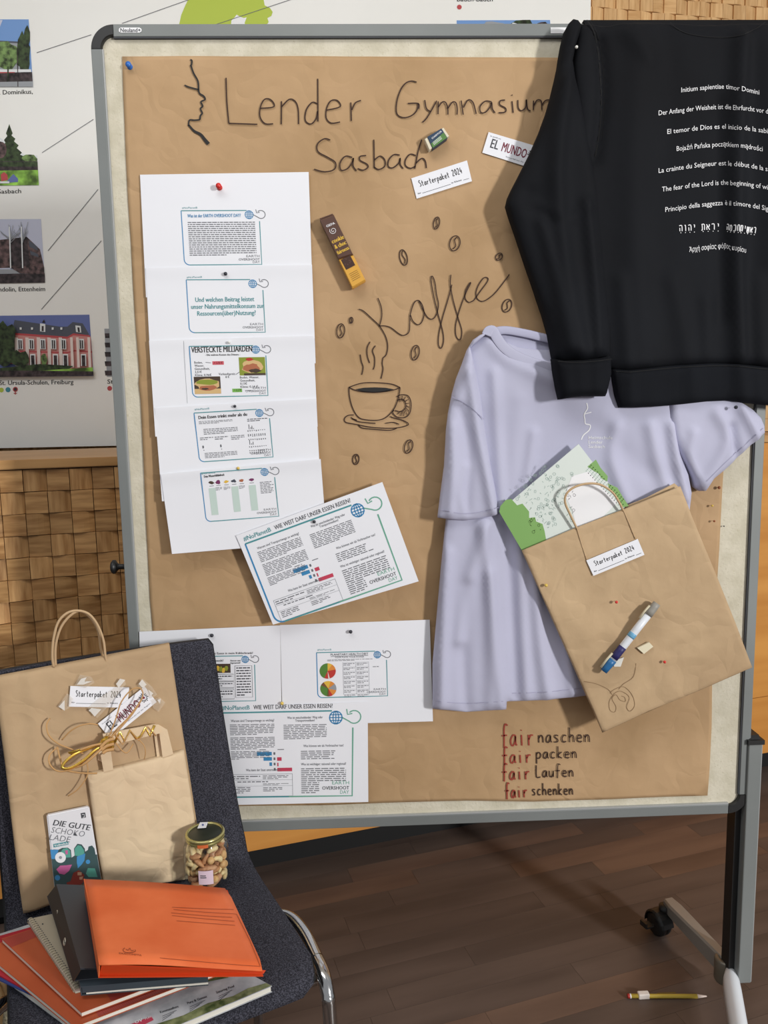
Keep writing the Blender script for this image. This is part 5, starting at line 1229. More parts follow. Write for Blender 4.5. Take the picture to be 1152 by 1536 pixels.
pbn = plain('pin_copper', (150,84,50), .35)
pin(1076.5, 731, .003, pbn, 'copper pin in the kraft paper just below the t-shirt sleeve', .003); pin(1066, 758, .003, py_, 'brass pin in the kraft paper above the paper bag', .0022); pin(1069, 781, .003, pbn, 'brown pin in the kraft paper by the bag edge, lower one', .0022)
pin(1085, 789, .004, pk, 'tiny dark pin in the bare felt right of the bag', .0014, tall=.004)

# ------------------------------------------------------------------ pencil on the floor
pc = empty('pencil', 'yellow mechanical pencil with white clip lying on the dark floor', 'pencil', tuple(hplane(.004).at(1000, 1494)))
hp_ = hplane(.0052); Q = lambda t: hp_.at(941+119*t, 1494+.4*t)
def pcy(name, t0, t1, r0, r1, mat): tube(name, [Q(t0), Q((t0+t1)/2), Q(t1)], [r0, (r0+r1)/2, r1], mat, pc, 12)
pcy('pencil_barrel', .03, .88, .0044, .0044, plain('pencil_yellow', (204,176,70), .4)); pcy('pencil_tip', .88, 1.0, .0044, .0012, plain('pencil_tip_white', (224,206,196), .5)); pcy('end_button', 0, .03, .0046, .0046, plain('button_red', (170,50,44), .4)); pcy('pencil_ring', .03, .045, .0048, .0048, MT['white'])
a = Q(.135); boxo('pencil_clip', (a[0], a[0]+.024, a[1]-.006, a[1]+.007, .0005, .0125), plain('clip_white', (232,222,214), .5), pc, .002)
boxo('pencil_print', (Q(.38)[0], Q(.62)[0], a[1]-.0015, a[1]+.001, .0096, .0098), plain('print_gold', (120,96,30), .5), pc)
settle(pc)

# ------------------------------------------------------------------ upholstered chair
CA = math.radians(25); cu = np.array((math.cos(CA), math.sin(CA), 0)); cw = np.array((math.sin(CA), -math.cos(CA), 0))
CF = np.array((-.236, -.411, 0)) - .23*cu
def L3(s, d, z): return CF + s*cu - d*cw + np.array((0, 0, z))
chair = empty('upholstered_chair', 'dark navy upholstered chair with chrome tube legs in front of the pinboard', 'chair', tuple(L3(.015, .2, 0)))
prof = [(.0,.425),(.004,.437),(.015,.4445),(.05,.447),(.12,.4455),(.20,.4415),(.28,.4365),(.325,.4355),(.355,.439),(.375,.447),(.389,.462),(.398,.485),(.405,.53),(.410,.59),(.415,.65),(.419,.72),(.424,.785),(.428,.838),(.4285,.850)]
def pr_at(i):
    d, z = prof[i]; d0, z0 = prof[max(i-1, 0)]; d1, z1 = prof[min(i+1, len(prof)-1)]
    t = np.array((d1-d0, z1-z0)); t /= np.linalg.norm(t); return d, z, np.array((-t[1], t[0]))    # normal towards the sitter
wid = [(.200,-.150),(.218,-.168),(.224,-.174),(.2325,-.178),(.232,-.178),(.231,-.178),(.230,-.178),(.230,-.179),(.2305,-.180),(.230,-.180),(.2295,-.180),(.2275,-.180),(.2225,-.180),(.217,-.178),(.2115,-.177),(.205,-.176),(.2005,-.175),(.196,-.172),(.188,-.165)]
def shell(name, th0, th1, mat, grow=0.0, nx=16):
    v = []; f = []; n = len(prof)
    for layer, th in ((0, th0), (1, th1)):
        for i in range(n):
            d, z, nn = pr_at(i); r_, l_ = wid[i]; r_ += grow; l_ -= grow
            for j in range(nx+1):
                q = j/nx; s = l_+(r_-l_)*q; e = abs(2*q-1)
                dish = .012*e**3*(1 if i > 9 else .35) - (.004*e**8 if layer == 0 else -.0)
                dd = d+nn[0]*(th+dish); zz = z+nn[1]*(th+dish)
                v.append(L3(s, dd, zz))
    m = nx+1; off = n*m
    for i in range(n-1):
        for j in range(nx):
            a = i*m+j; f.append((a, a+1, a+m+1, a+m)); f.append((off+a, off+a+m, off+a+m+1, off+a+1))
    loop = [j for j in range(nx)]+[i*m+nx for i in range(n-1)]+[(n-1)*m+j for j in range(nx, 0, -1)]+[i*m for i in range(n-1, 0, -1)]
    for k_ in range(len(loop)):
        a, b = loop[k_], loop[(k_+1) % len(loop)]; f.append((b, a, a+off, b+off))
    o = mesh(name, v, f, mat, chair, True)
    bm = bmesh.new(); bm.from_mesh(o.data); bmesh.ops.recalc_face_normals(bm, faces=bm.faces); bm.to_mesh(o.data); bm.free(); return o
shell('seat_and_back_cushion', 0.0, -.010, MT['seat_cloth'])
shell('black_shell', -.0105, -.018, MT['black_plastic'], .0035)
loop = [L3(wid[i][0]+.0005, prof[i][0]+pr_at(i)[2][0]*.001, prof[i][1]+pr_at(i)[2][1]*.001-.004) for i in range(len(prof))]
def ctube(name, pts, r, mat=None, seg=12): return tube(name, catmull(pts, 6), r, mat or MT['chrome'], chair, seg)
for sd in (1, -1):
    S_ = (lambda s: s) if sd > 0 else (lambda s: .038-s)
    P = [L3(S_(.247), -.015, .0), L3(S_(.245), -.006, .2), L3(S_(.243), .006, .375), L3(S_(.243), .012, .405), L3(S_(.244), .03, .424), L3(S_(.246), .06, .428), L3(S_(.249), .12, .430), L3(S_(.243), .17, .4275), L3(S_(.225), .205, .418), L3(S_(.21), .235, .395), L3(S_(.208), .25, .36), L3(S_(.215), .285, .18), L3(S_(.222), .315, 0)]
    ctube('leg', P[:6], .0105); ctube('leg', P[8:], .0105); ctube('side_rail', P[4:10], .0102)
    for q in (P[0], P[-1]): lathe('foot_cap', [(0, 0), (.0135, 0), (.0135, .018), (0, .018)], MT['black_plastic'], chair, 14, Matrix.Translation(tuple(q)))
ctube('cross_tube', [L3(.21, .24, .40), L3(.019, .24, .40), L3(-.17, .24, .40)], .009)
ctube('cross_tube', [L3(.235, .04, .412), L3(.019, .05, .408), L3(-.2, .04, .412)], .009)
settle(chair)

# plane of the leaning backrest, with its own coordinates
LT = -.036*cw + np.array((0, 0, .40)); LT /= np.linalg.norm(LT)
LP0 = L3(0, .374, .44)
LN_ = np.cross(cu, LT); LN_ /= np.linalg.norm(LN_)
if LN_ @ (CAM-LP0) < 0: LN_ = -LN_
def lean(k_): return Plane(LP0+LN_*k_, LN_)
def lab(px, py, k_):
    p = lean(k_).at(px, py)-LP0; return (p@cu, p@LT)
def lw(a, b, k_): return LP0+cu*a+LT*b+LN_*k_
class LField(Field):
    def __init__(s, base, e, ridges, lo):
        s.base = base; s.e = e; s.extra = None; s.r = []; s.lo = lo
        for pts, w, amp, *side in ridges: s.r.append(([lab(a, b, base) for a, b in catmull(pts, 3)], w, amp, side[0] if side else 0))
def lsoft(name, px, fld, step, yb, mat, parent):
    o = cdt_sheet(name, [lab(a, b, fld.base) for a, b in px], fld, step, -yb, mat, parent)
    for v in o.data.vertices: v.co = lw(v.co.x, v.co.z, -v.co.y)
    return o
def lstrip(name, px, k0, k1, mat, parent):
    """flat piece of paper between two heights over the leaning plane"""
    return slab(name, [lean(k1).at(*p) for p in px], k1-k0, mat, parent)

# ------------------------------------------------------------------ large kraft bag
bb = empty('paper_bag', 'large kraft paper bag with two cord handles, leaning against the chair back', 'bag', tuple(lw(-.015, 0, .012)))
FB = LField(.022, .006, [([(45,1008),(50,1080),(58,1180),(62,1280)], .008, .004), ([(10,1262),(40,1256),(66,1253)], .008, .003), ([(84,1010),(88,1060)], .006, .0025), ([(162,986),(168,1030),(160,1070)], .006, .003), ([(225,975),(240,1060)], .01, .0025),
    ([(30,1280),(45,1330),(52,1365)], .012, .004), ([(90,1120),(60,1200),(50,1260)], .02, -.003), ([(20,1100),(30,1200)], .015, .003)], .016)
lsoft('bag_body', [(-9,1017),(60,1004),(130,990.5),(200,977),(255,966),(262,1010),(273,1085),(285,1160),(297,1240),(306,1299),(200,1325),(100,1352),(35,1373),(28,1325),(18,1240),(8,1150),(0,1090),(-5,1050)], FB, .010, .006, MT['kraft_bag'], bb)
for (pts, k_) in (([(80.5,1000),(78.5,985),(80,960),(87,934),(100,920),(116,916),(133,921),(146,937),(155,960),(158,984),(161,996)], .020), ([(85,1010),(83,990),(84,965),(92,940),(106,923),(120,917),(135,926),(147,946),(151,972),(154.5,986)], .008)):
    c = catmull(pts, 6); n = len(c)-1
    tube('handle', [lean(k_+.012*math.sin(PI*i/n)).at(*p) for i, p in enumerate(c)], .0021, MT['kraft_cord'], bb, 8)
settle(bb)

# ------------------------------------------------------------------ small kraft bag with flat handles
sb = empty('paper_bag', 'small kraft paper bag with flat paper handle, in front of the large bag', 'bag', tuple(lw(.05, 0, .045)))
FS = LField(.036, .005, [([(155,1283),(210,1268),(266,1251)], .005, .0025), ([(175,1190),(180,1260)], .01, .002), ([(215,1170),(205,1240),(212,1290)], .012, .002), ([(250,1150),(262,1240)], .008, .002), ([(165,1300),(240,1282),(290,1268)], .02, .003), ([(190,1180),(230,1175)], .008, -.0015)], .031)
lsoft('bag_body', [(131,1163),(180,1151.5),(230,1139.5),(277,1127),(285,1178),(293,1231),(299,1285),(301,1318),(230,1328),(157,1334),(148,1280),(139,1220)], FS, .008, .023, MT['kraft_light'], sb)
KL = MT['kraft_light']
lstrip('handle', [(151,1133),(166,1124),(170,1154.5),(155.5,1158)], .0345, .037, KL, sb)
lstrip('handle', [(154,1101.5),(230,1087),(238.5,1087),(240,1100),(171,1117),(160,1122)], .035, .039, KL, sb)
lstrip('handle', [(238,1087),(251,1094.6),(260,1131),(244,1136.5),(239,1100)], .034, .036, KL, sb)
lstrip('handle', [(147,1140),(150,1112),(168,1098),(234,1090),(241,1100),(172,1112),(158,1120),(158,1146)], .025, .027, KL, sb)
lstrip('handle', [(230,1092),(240,1098),(246,1138),(236,1140)], .025, .027, KL, sb)
settle(sb)

# ------------------------------------------------------------------ slips and tape on the large bag
LBs = lean(.0275)
q = [(105.6,1029),(193.8,1031),(191,1061.6),(103,1060)]; o, k = sticker('white Starterpaket 2024 slip taped on the large bag on the chair', q, LBs); starter(k, q, 1.0)
q = [(146.8,1085.6),(217,1029.5),(235,1053),(166,1109)]; o, k = sticker('white EL MUNDO slip taped slantwise on the large bag behind the ribbon', q, lean(.0285)); mundo(k, q)
mt, nt, b_ = nodes('clear_tape'); b_.inputs['Base Color'].default_value = (*lin((226,214,194)), 1); b_.inputs['Roughness'].default_value = .12; b_.inputs['Alpha'].default_value = .28; b_.inputs['Specular IOR Level'].default_value = 1.0
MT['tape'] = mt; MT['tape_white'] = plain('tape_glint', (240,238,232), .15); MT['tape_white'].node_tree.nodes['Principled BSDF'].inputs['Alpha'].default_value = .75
def tape(label, px, glints):
    n = len(px); top = [lean(.0295+.0012*((i*7) % 3)).at(*p) for i, p in enumerate(px)]; c = sum(np.array(t) for t in top)/n
    c = c+LN_*.0012; v = [c]+top; f = [(0, i+1, (i+1) % n+1) for i in range(n)]
    o = mesh('clear_tape', v, f, MT['tape']); tag(o, label, 'tape', 'clear tape on the large bag')
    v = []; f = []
    for P in glints:
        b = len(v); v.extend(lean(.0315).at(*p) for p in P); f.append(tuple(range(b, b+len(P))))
    if v: mesh('crease_glint', v, f, MT['tape_white'], o)  # white patches painted on as highlights along the tape creases
tape('crumpled clear tape at the upper left of the Starterpaket slip', [(112,1028),(120,1012),(137,1015),(142,1024),(128,1032)], [[(115,1027),(122,1018),(130,1016),(127,1022),(138,1022),(125,1027)]])
tape('pointed clear tape at the lower left corner of the Starterpaket slip', [(86,1060),(101,1040),(110,1048),(104,1062),(96,1066)], [[(88,1060),(97,1050),(97,1066)]])
tape('clear tape band under the Starterpaket slip', [(131,1062),(150,1046),(178,1028),(186,1018),(189,1026),(160,1062),(146,1077)], [[(133,1066),(137,1062),(152,1064),(142,1075),(136,1068)], [(174,1026),(180,1018),(188,1020),(178,1032)]])
tape('crumpled clear tape over the top corner of the slanted slip', [(206,1027),(214,1018),(228,1030),(236,1042),(226,1048),(214,1038)], [[(208,1026),(213,1019),(220,1027),(214,1032)], [(222,1034),(230,1040),(226,1044)]])
tape('clear tape at the right end of the slanted slip', [(226,1050),(240,1046),(248,1054),(238,1068),(230,1062)], [[(236,1050),(241,1048),(240,1056)]])

# ------------------------------------------------------------------ gold and raffia ribbon
gr = empty('gift_ribbon', 'bow of gold foil ribbon and paper raffia knotted round the small bag handle', 'ribbon', tuple(lean(.046).at(165, 1112)))
Zr = lambda P: zt(P, 0, 900, 3.2)
for pts, mm_, w, h0, h1 in (([(240,568),(224,600),(235,650),(280,690),(340,715),(400,738)], 'raffia', .0016, .044, .060), ([(470,600),(430,594),(380,605),(335,632),(297,672)], 'raffia', .0016, .056, .044),
        ([(490,690),(420,715),(360,740),(312,778),(300,806),(340,806),(400,770),(450,726),(492,700)], 'gold', .0024, .062, .066), ([(488,698),(410,770),(345,812),(280,822),(240,790),(238,745),(275,708)], 'raffia', .0018, .064, .046),
        ([(275,705),(288,760),(310,812),(370,828),(420,832),(466,832)], 'raffia', .0020, .046, .055), ([(415,770),(422,820),(410,862),(370,912),(326,941)], 'raffia', .0014, .052, .042),
        ([(520,664),(556,570),(582,490),(630,432),(672,424),(686,455),(664,500),(610,570),(560,620),(524,672)], 'raffia', .0016, .062, .060), ([(524,668),(590,600),(640,540),(684,470)], 'raffia', .0022, .063, .050),
        ([(555,684),(585,722),(612,732),(640,690)], 'raffia', .0014, .058, .052), ([(668,672),(692,700),(698,735),(692,765)], 'raffia', .0011, .056, .050), ([(492,690),(440,700),(380,722),(340,742)], 'raffia', .0024, .066, .062), ([(494,684),(430,708),(370,724),(330,735)], 'gold', .0022, .064, .062),
        ([(500,700),(450,750),(400,790),(352,806)], 'raffia', .0026, .067, .062)):
    c = catmull(Zr(pts), 6); n = len(c)-1
    w *= .72 if mm_ == 'raffia' else 1.0
    tube('gold_band' if mm_ == 'gold' else 'raffia_strand', [lean(h0-.014+(h1-h0)*i/n+.008*math.sin(PI*i/n)).at(*p) for i, p in enumerate(c)], w, MT[mm_], gr, 6, flat=.3, upv=tuple(LN_))
c = lean(.044).at(161, 1116); v = []; f = []
for i in range(9):
    for j in range(14):
        th = PI*i/8; ph = 2*PI*j/14; r_ = 1+.12*math.sin(ph*5+i)
        v.append(c+cu*.0115*r_*math.sin(th)*math.cos(ph)+LT*.0125*math.cos(th)*r_+LN_*.0085*math.sin(th)*math.sin(ph)*r_)
for i in range(8):
    for j in range(14): f.append((i*14+j, i*14+(j+1) % 14, (i+1)*14+(j+1) % 14, (i+1)*14+j))
mesh('knot', v, f, MT['gold'], gr, False)
for i in range(3):
    p = [(150+i*2,1122+i*4),(160,1112+i*7),(171,1108+i*8)]
    tube('raffia_strand', [lean(.0545).at(*q_) for q_ in catmull(p, 4)], .0028, MT['raffia'], gr, 6, flat=.3, upv=tuple(LN_))
zz = [(172,1114),(180,1098),(187,1112),(195,1096),(205,1108),(212,1104),(218,1091),(225,1104),(232,1088)]
tube('gold_band', [lean(.0408).at(*p) for p in zz], .0022, MT['gold'], gr, 6, flat=.25, upv=tuple(LN_))
zz = [(172,1100),(184,1117),(196,1096),(208,1111),(222,1090),(234,1104)]
tube('raffia_strand', [lean(.0418).at(*p) for p in zz], .0013, MT['raffia'], gr, 6, flat=.3, upv=tuple(LN_))
settle(gr)

# ------------------------------------------------------------------ chocolate bar
cb = empty('chocolate_bar', 'chocolate bar in white and colourful jungle wrapper leaning on the large bag', 'chocolate', tuple(lw(-.06, 0, .035)))
q = [(70,1223.5),(134,1210),(152.5,1322),(82,1334)]; F = lambda u, v: quad(q, u, v)
MT['choc_white'] = plain('wrapper_white', (228,228,232), .35); MT['j_dark'] = plain('jungle_dark', (64,88,90), .35); MT['j_teal'] = plain('jungle_teal', (92,166,150), .35); MT['j_blue'] = plain('jungle_blue', (74,146,200), .35); MT['j_pink'] = plain('jungle_pink', (204,104,158), .35); MT['j_red'] = plain('jungle_red', (140,58,50), .35); MT['j_sand'] = plain('jungle_sand', (206,160,130), .4)
o = slab('wrapper', [lean(.036).at(*p) for p in q], .009, MT['choc_white'], cb)
bm = bmesh.new(); bm.from_mesh(o.data); bmesh.ops.bevel(bm, geom=bm.edges[:], offset=.0018, segments=2, affect='EDGES'); bm.to_mesh(o.data); bm.free()
k = Ink(lean(.036), cb, .0004); Zc = lambda P: zt(P, 60, 1200, 9.6)
k.text('wrapper_lettering', 'ink_dark', 'DIE GUTE', Zc([(182,362)])[0], Zc([(722,440)])[0], 8.4, .018, .2)
k.text('wrapper_lettering', 'ink_gray', 'SCHOKO', Zc([(158,468)])[0], Zc([(640,532)])[0], 8.6, -.008, .2); k.text('wrapper_lettering', 'ink_gray', 'LADE', Zc([(130,572)])[0], Zc([(440,612)])[0], 8.6, -.008, .2)
k.poly('flavour_band', 'ink_teal', Zc([(190,635),(405,595),(412,640),(196,684)])); k.text('flavour_lettering', 'white', 'Vollmilch', Zc([(205,672)])[0], Zc([(398,636)])[0], 3.0, .03, l=.0002)
k.poly('jungle_picture', 'j_dark', [F(.005,.47)]+Zc([(200,712),(270,715),(320,690),(400,685),(445,720),(455,830),(500,800),(490,700),(540,630),(600,640),(645,700),(650,745),(690,720),(700,670),(750,655),(785,700),(800,785)])+[F(.995,.64), F(.995,.995), F(.005,.995)])
J = lambda m, P, l: k.poly('jungle_picture', m, Zc(P), l)
J('j_blue', [(148,715),(268,716),(250,770),(215,850),(165,850)], .0002); J('j_teal', [(290,760),(330,705),(390,690),(432,730),(445,825),(380,830)], .0002); J('j_teal', [(500,800),(500,700),(545,650),(590,660),(632,720),(640,770),(560,810)], .0003)
J('j_blue', [(530,815),(652,770),(640,870),(600,930),(545,985),(530,900)], .0004); J('j_pink', [(235,1000),(290,945),(380,940),(460,930),(420,1020),(350,1075),(280,1060)], .0004); J('j_teal', [(660,1060),(690,980),(790,985),(830,1110),(700,1110)], .0003)
J('j_pink', [(360,730),(400,720),(400,780),(370,785)], .0005); J('j_red', [(480,1050),(560,1010),(640,1080),(620,1190),(540,1260),(400,1240),(380,1190),(440,1170)], .0005); J('j_sand', [(540,1040),(600,1040),(600,1085),(540,1085)], .0007); J('j_sand', [(565,1110),(620,1100),(610,1145),(570,1148)], .0007)
k.disc('jungle_picture', 'j_blue', Zc([(252,1120)])[0], 4.2, .0004, 9); k.disc('jungle_picture', 'j_blue', Zc([(690,890)])[0], 3.4, .0005, 9)
k.disc('seal_print', 'white', Zc([(295,828)])[0], 8.1, .0006, 24); k.disc('seal_print', 'p_gray', Zc([(295,828)])[0], 2.4, .0008, 8)
k.poly('corner_mark', 'ink_dark', Zc([(585,190),(650,180),(662,250),(597,265)])); k.stroke('corner_mark', 'white', Zc([(605,210),(635,205),(640,245),(615,250)]), .8, .0002, smooth=0)
k.done(); settle(cb)

# ------------------------------------------------------------------ jar of nuts
JC = np.array((-.4478, -.174, .4465))
jar = empty('glass_jar', 'glass jar of mixed nuts with gold-rimmed lid standing on the chair seat', 'jar', tuple(JC))
TJ = Matrix.Translation(tuple(JC))
mg, nt, b_ = nodes('clear_glass'); nt.nodes.remove(b_); o1 = nt.nodes['Material Output']; tr = nt.nodes.new('ShaderNodeBsdfTransparent'); tr.inputs[0].default_value = (.96,.985,.97,1); gl = nt.nodes.new('ShaderNodeBsdfGlossy'); gl.inputs['Roughness'].default_value = .03; lwt = nt.nodes.new('ShaderNodeLayerWeight'); lwt.inputs[0].default_value = .28; mxs = nt.nodes.new('ShaderNodeMixShader'); pw_ = nt.nodes.new('ShaderNodeMath'); pw_.operation = 'POWER'; pw_.inputs[1].default_value = 2.6; ma_ = nt.nodes.new('ShaderNodeMath'); ma_.operation = 'MULTIPLY_ADD'; ma_.inputs[1].default_value = .55; ma_.inputs[2].default_value = .045; lwt.inputs[0].default_value = .5; nt.links.new(lwt.outputs['Facing'], pw_.inputs[0]); nt.links.new(pw_.outputs[0], ma_.inputs[0]); nt.links.new(ma_.outputs[0], mxs.inputs[0]); nt.links.new(tr.outputs[0], mxs.inputs[1]); nt.links.new(gl.outputs[0], mxs.inputs[2]); nt.links.new(mxs.outputs[0], o1.inputs[0])
lathe('glass_body', [(.0,.0025),(.026,.0025),(.034,.004),(.0385,.011),(.0385,.068),(.0365,.076),(.031,.081),(.0305,.090)], mg, jar, 48, TJ)
lathe('lid', [(.0,.0955),(.0275,.0955),(.0285,.0950)], plain('lid_dark_green', (52,56,46), .35, .2), jar, 40, TJ)
lathe('lid_rim', [(.0285,.0950),(.0295,.0972),(.0325,.0972),(.0338,.0955),(.0338,.0925),(.0325,.0918),(.0334,.0905),(.0334,.087),(.0320,.0855),(.0305,.086)], plain('lid_gold', (188,180,120), .25, .7), jar, 40, TJ)
def on_glass(name, a0, a1, z0, z1, r_, mat, tiltz=0.0):
    v = []; f = []; n = 10
    for i in range(n+1):
        a = a0+(a1-a0)*i/n
        for z in (z0, z1): v.append(JC+np.array((r_*math.cos(a), r_*math.sin(a), z+tiltz*(i/n-.5))))
    for i in range(n): f.append((2*i, 2*i+2, 2*i+3, 2*i+1))
    return mesh(name, v, f, mat, jar, True)
av = math.atan2(CAM[1]-JC[1], CAM[0]-JC[0])
on_glass('pink_label', av-.38, av+.26, .022, .047, .0390, plain('label_pink', (232,206,220), .6), -.002)
for i, z in enumerate((.038, .0345)): on_glass('label_lettering', av-.30, av-.30+.24+.02*i, z, z+.0016, .0393, MT['ink_dark'], -.0007)
on_glass('orange_tab', av-.42, av+.12, .0855, .0915, .0342, plain('tab_orange', (216,110,60), .5))
z_ = JC[2]+.0975; hl = hplane(z_)
slab('lid_label', [hl.at(*p) for p in ((300,1233.5),(312,1233),(309,1241.5),(296,1242.5))], .0003, MT['paper'], jar)
k = Ink(hl, jar, .0004); k.disc('lid_print', 'p_sky2', (304.3,1237.2), 1.6, n=10); k.done()
settle(jar)
def nutm(kind):
    v = []; f = []
    if kind == 'cashew':
        P = [(.0095*math.cos(a), .0095*math.sin(a)*.85, 0) for a in [.3+2.5*i/8 for i in range(9)]]
        return tube_vf(P, [.0022,.0040,.0050,.0053,.0050,.0047,.0045,.0037,.0018], 8)
    sx, sy, sz = {'almond': (.0120,.0070,.0046), 'hazelnut': (.0068,.0068,.0064), 'brazil_nut': (.0165,.0080,.0070)}[kind]
    for i in range(9):
        th = PI*i/8
        for j in range(12):
            ph = 2*PI*j/12; x = math.cos(th); r_ = math.sin(th)*(1-.28*x if kind == 'almond' else 1)
            v.append((sx*x, sy*r_*math.cos(ph), sz*r_*math.sin(ph)))
    for i in range(8):
        for j in range(12): f.append((i*12+j, i*12+(j+1) % 12, (i+1)*12+(j+1) % 12, (i+1)*12+j))
    return v, f
NC = {'cashew': mottled('cashew_skin', (228,192,132), (240,216,168), scale=90, rough=.5, bump=.1, bscale=300, dist=.0004), 'almond': mottled('almond_skin', (168,112,76), (204,150,108), scale=120, rough=.6, bump=.3, bscale=400, dist=.0004),
      'hazelnut': mottled('hazelnut_skin', (210,158,104), (232,192,140), scale=90, rough=.5, bump=.1, bscale=300, dist=.0004), 'brazil_nut': mottled('brazil_nut_skin', (176,122,88), (208,160,124), scale=120, rough=.6, bump=.3, bscale=300, dist=.0004)}
NM = {}
for kd in NC:
    v, f = nutm(kd); me = bpy.data.meshes.new(kd); me.from_pydata([tuple(map(float, p)) for p in v], [], [tuple(q) for q in f]); me.polygons.foreach_set('use_smooth', [True]*len(me.polygons)); me.materials.append(NC[kd]); NM[kd] = me
rn = random.Random(21); placed = []
RAD = {'cashew': .0105, 'almond': .0095, 'hazelnut': .0068, 'brazil_nut': .0115}
quota = {'brazil_nut': 10, 'almond': 16, 'cashew': 48, 'hazelnut': 16}
for tries in range(14000):
    kd = ('brazil_nut' if tries < 900 else 'almond' if tries < 2600 else 'cashew' if tries < 9500 else 'hazelnut'); R_ = RAD[kd]
    if quota[kd] == 0: continue
    a = rn.uniform(0, 2*PI); rr = (.0355-R_*.62)*math.sqrt(rn.uniform(0.15, 1)); z = .0075+R_*.55+rn.uniform(0, .056)
    p = np.array((rr*math.cos(a), rr*math.sin(a), z))
    if any(np.linalg.norm(p-q) < (R_+r2_)*.58 for q, r2_ in placed): continue
    placed.append((p, R_)); quota[kd] -= 1; o = bpy.data.objects.new(kd, NM[kd]); COL.objects.link(o); o.location = tuple(JC+p)
    # long side along the glass
    if kd == 'hazelnut': o.rotation_euler = (rn.uniform(0, 6), rn.uniform(0, 6), 0)
    else: o.rotation_euler = (Matrix.Rotation(a+PI/2, 4, 'Z') @ Matrix.Rotation(rn.uniform(-1.2, 1.2), 4, 'Y') @ Matrix.Rotation(rn.uniform(-.4, .4)+ (PI/2 if kd == 'cashew' else 0), 4, 'X')).to_euler()
    tag(o, {'cashew': 'pale curved cashew among the nuts in the jar', 'almond': 'brown almond among the nuts in the jar', 'hazelnut': 'round blanched hazelnut among the nuts in the jar', 'brazil_nut': 'large brown brazil nut among the nuts in the jar'}[kd], 'nut', kd.replace('_', ' ')+'s in the glass jar')

# ------------------------------------------------------------------ stack of folders and brochures on the seat
def flat(name, label, cat, px, z, th, mat, edge=None):
    """a thin book lying level: cover sheets and the page block between them"""
    o = empty(name, label, cat, tuple(hplane(z).at(*px[0])))
    c = [hplane(z).at(*p) for p in px]
    slab('cover', c, .0007, mat, o)
    cen = sum(c)/len(c); inn = [p+(cen-p)*.008-np.array((0, 0, .0007)) for p in c]
    slab('pages', inn, th-.0014, edge or MT['page'], o)
    slab('back_cover', [p-np.array((0, 0, th-.0007)) for p in c], .0007, mat, o)
    return settle(o), hplane(z)
def para4(z, a, b, c_):
    """fourth corner of a parallelogram a-b-c on a level plane, as points"""
    P = [hplane(z).at(*p) for p in (a, b, c_)]; return P[0]-P[1]+P[2]
def proj(p):
    c = RC @ (np.array(p)-CAM); return (FPX*c[0]/c[2]+576, FPX*c[1]/c[2]+768)
zs = .4585
FL, RFp, TLp = (167,1581), (408,1479), (-54,1418)
q4 = proj(para4(zs, TLp, FL, RFp)); mp = [FL, RFp, q4, TLp]
o, P_ = flat('magazine', 'grey and hedge-green magazine at the bottom of the stack on the chair', 'magazine', mp, zs, .0095, MT['cover_gray'])
k = Ink(P_, o, .0002); F = lambda u, v: quad([mp[0], mp[1], mp[2], mp[3]], u, v)   # u along the front edge, v away
k.poly('hedge_picture', 'hedge', [F(.0,.004), F(.999,.004), F(.999,.035), F(.9,.05), F(.8,.04), F(.66,.062), F(.5,.05), F(.3,.07), F(.15,.06), F(.1,.2), F(.08,.6), F(.07,.99), F(.0,.99)])
k.poly('hedge_picture', 'hedge', [F(.78,.2), F(.9,.17), F(.9,.26), F(.7,.33), F(.68,.3)], .0001)
for t, a, b, h in (('Kommunalherz', (240.5,1520), (268,1511), 3.4), ('Pure & Genuss', (281.5,1506.5), (310.5,1496), 3.4), ('Steuring Pool', (325,1490.5), (351.5,1480.5), 3.4)):
    k.text('cover_lettering', 'ink_dark', t, a, b, h, .02)
    for i in range(3): k.stroke('cover_lettering', 'ink_gray', [(a[0]+3, a[1]+4.2+i*3.2), (b[0]-3-4*i, b[1]+4.5+i*3.2)], .8, smooth=0)
k.poly('red_tag', 'ink_pink', [(194,1537),(212,1530),(227,1524),(230.5,1530),(216,1537),(205,1545)]); k.text('red_tag_lettering', 'white', 'OV', (203,1535.5), (214,1531.5), 4.6, .03, l=.0001); k.text('red_tag_lettering', 'white', 'FUN', (218,1529.5), (227,1526), 2.6, .02, l=.0001)
k.done()
flat('thin_folder', 'thin blue cardboard folder peeking out left in the stack', 'folder', [(66,1501),(210,1445),(90,1386),(-70,1437)], .4612, .002, MT['blue'], MT['blue'])
flat('thin_folder', 'thin crimson folder peeking out left just above the blue one', 'folder', [(62,1497),(200,1441),(90,1378),(-72,1424)], .4640, .0022, MT['red'], MT['red'])
zB = .4715; B_px = [(112,1540),(345,1450.5),(190,1352),(-30,1424)]
o, P_ = flat('brochure', 'lower orange brochure with red striped band, in the stack on the chair', 'brochure', B_px, zB, .0068, MT['orange_shaded'])
k = Ink(P_, o, .0002); F = lambda u, v: quad(B_px, u, v); k.poly('striped_band', 'terracotta', [F(.16,.006), F(.995,.006), F(.995,.30), F(.23,.30)])
for i in range(64): k.stroke('stripe', 'ink_red', [F(.2+i*.0125,.01), F(.25+i*.0125,.28)], .7, l=.0001, smooth=0)
k.done()
zA = .4795; A_px = [(122,1519),(352,1433),(200,1345),(2,1408)]
o, P_ = flat('brochure', 'upper orange brochure with red band, partly under the spiral notebook', 'brochure', A_px, zA, .0068, MT['orange_shaded'])
k = Ink(P_, o, .0002); F = lambda u, v: quad(A_px, u, v); k.poly('striped_band', 'terracotta', [F(.20,.006), F(.995,.006), F(.995,.30), F(.26,.30)])
k.poly('red_end', 'terracotta', [F(.0,.88), F(.0,.995), F(.4,.995), F(.4,.93)]); k.done()
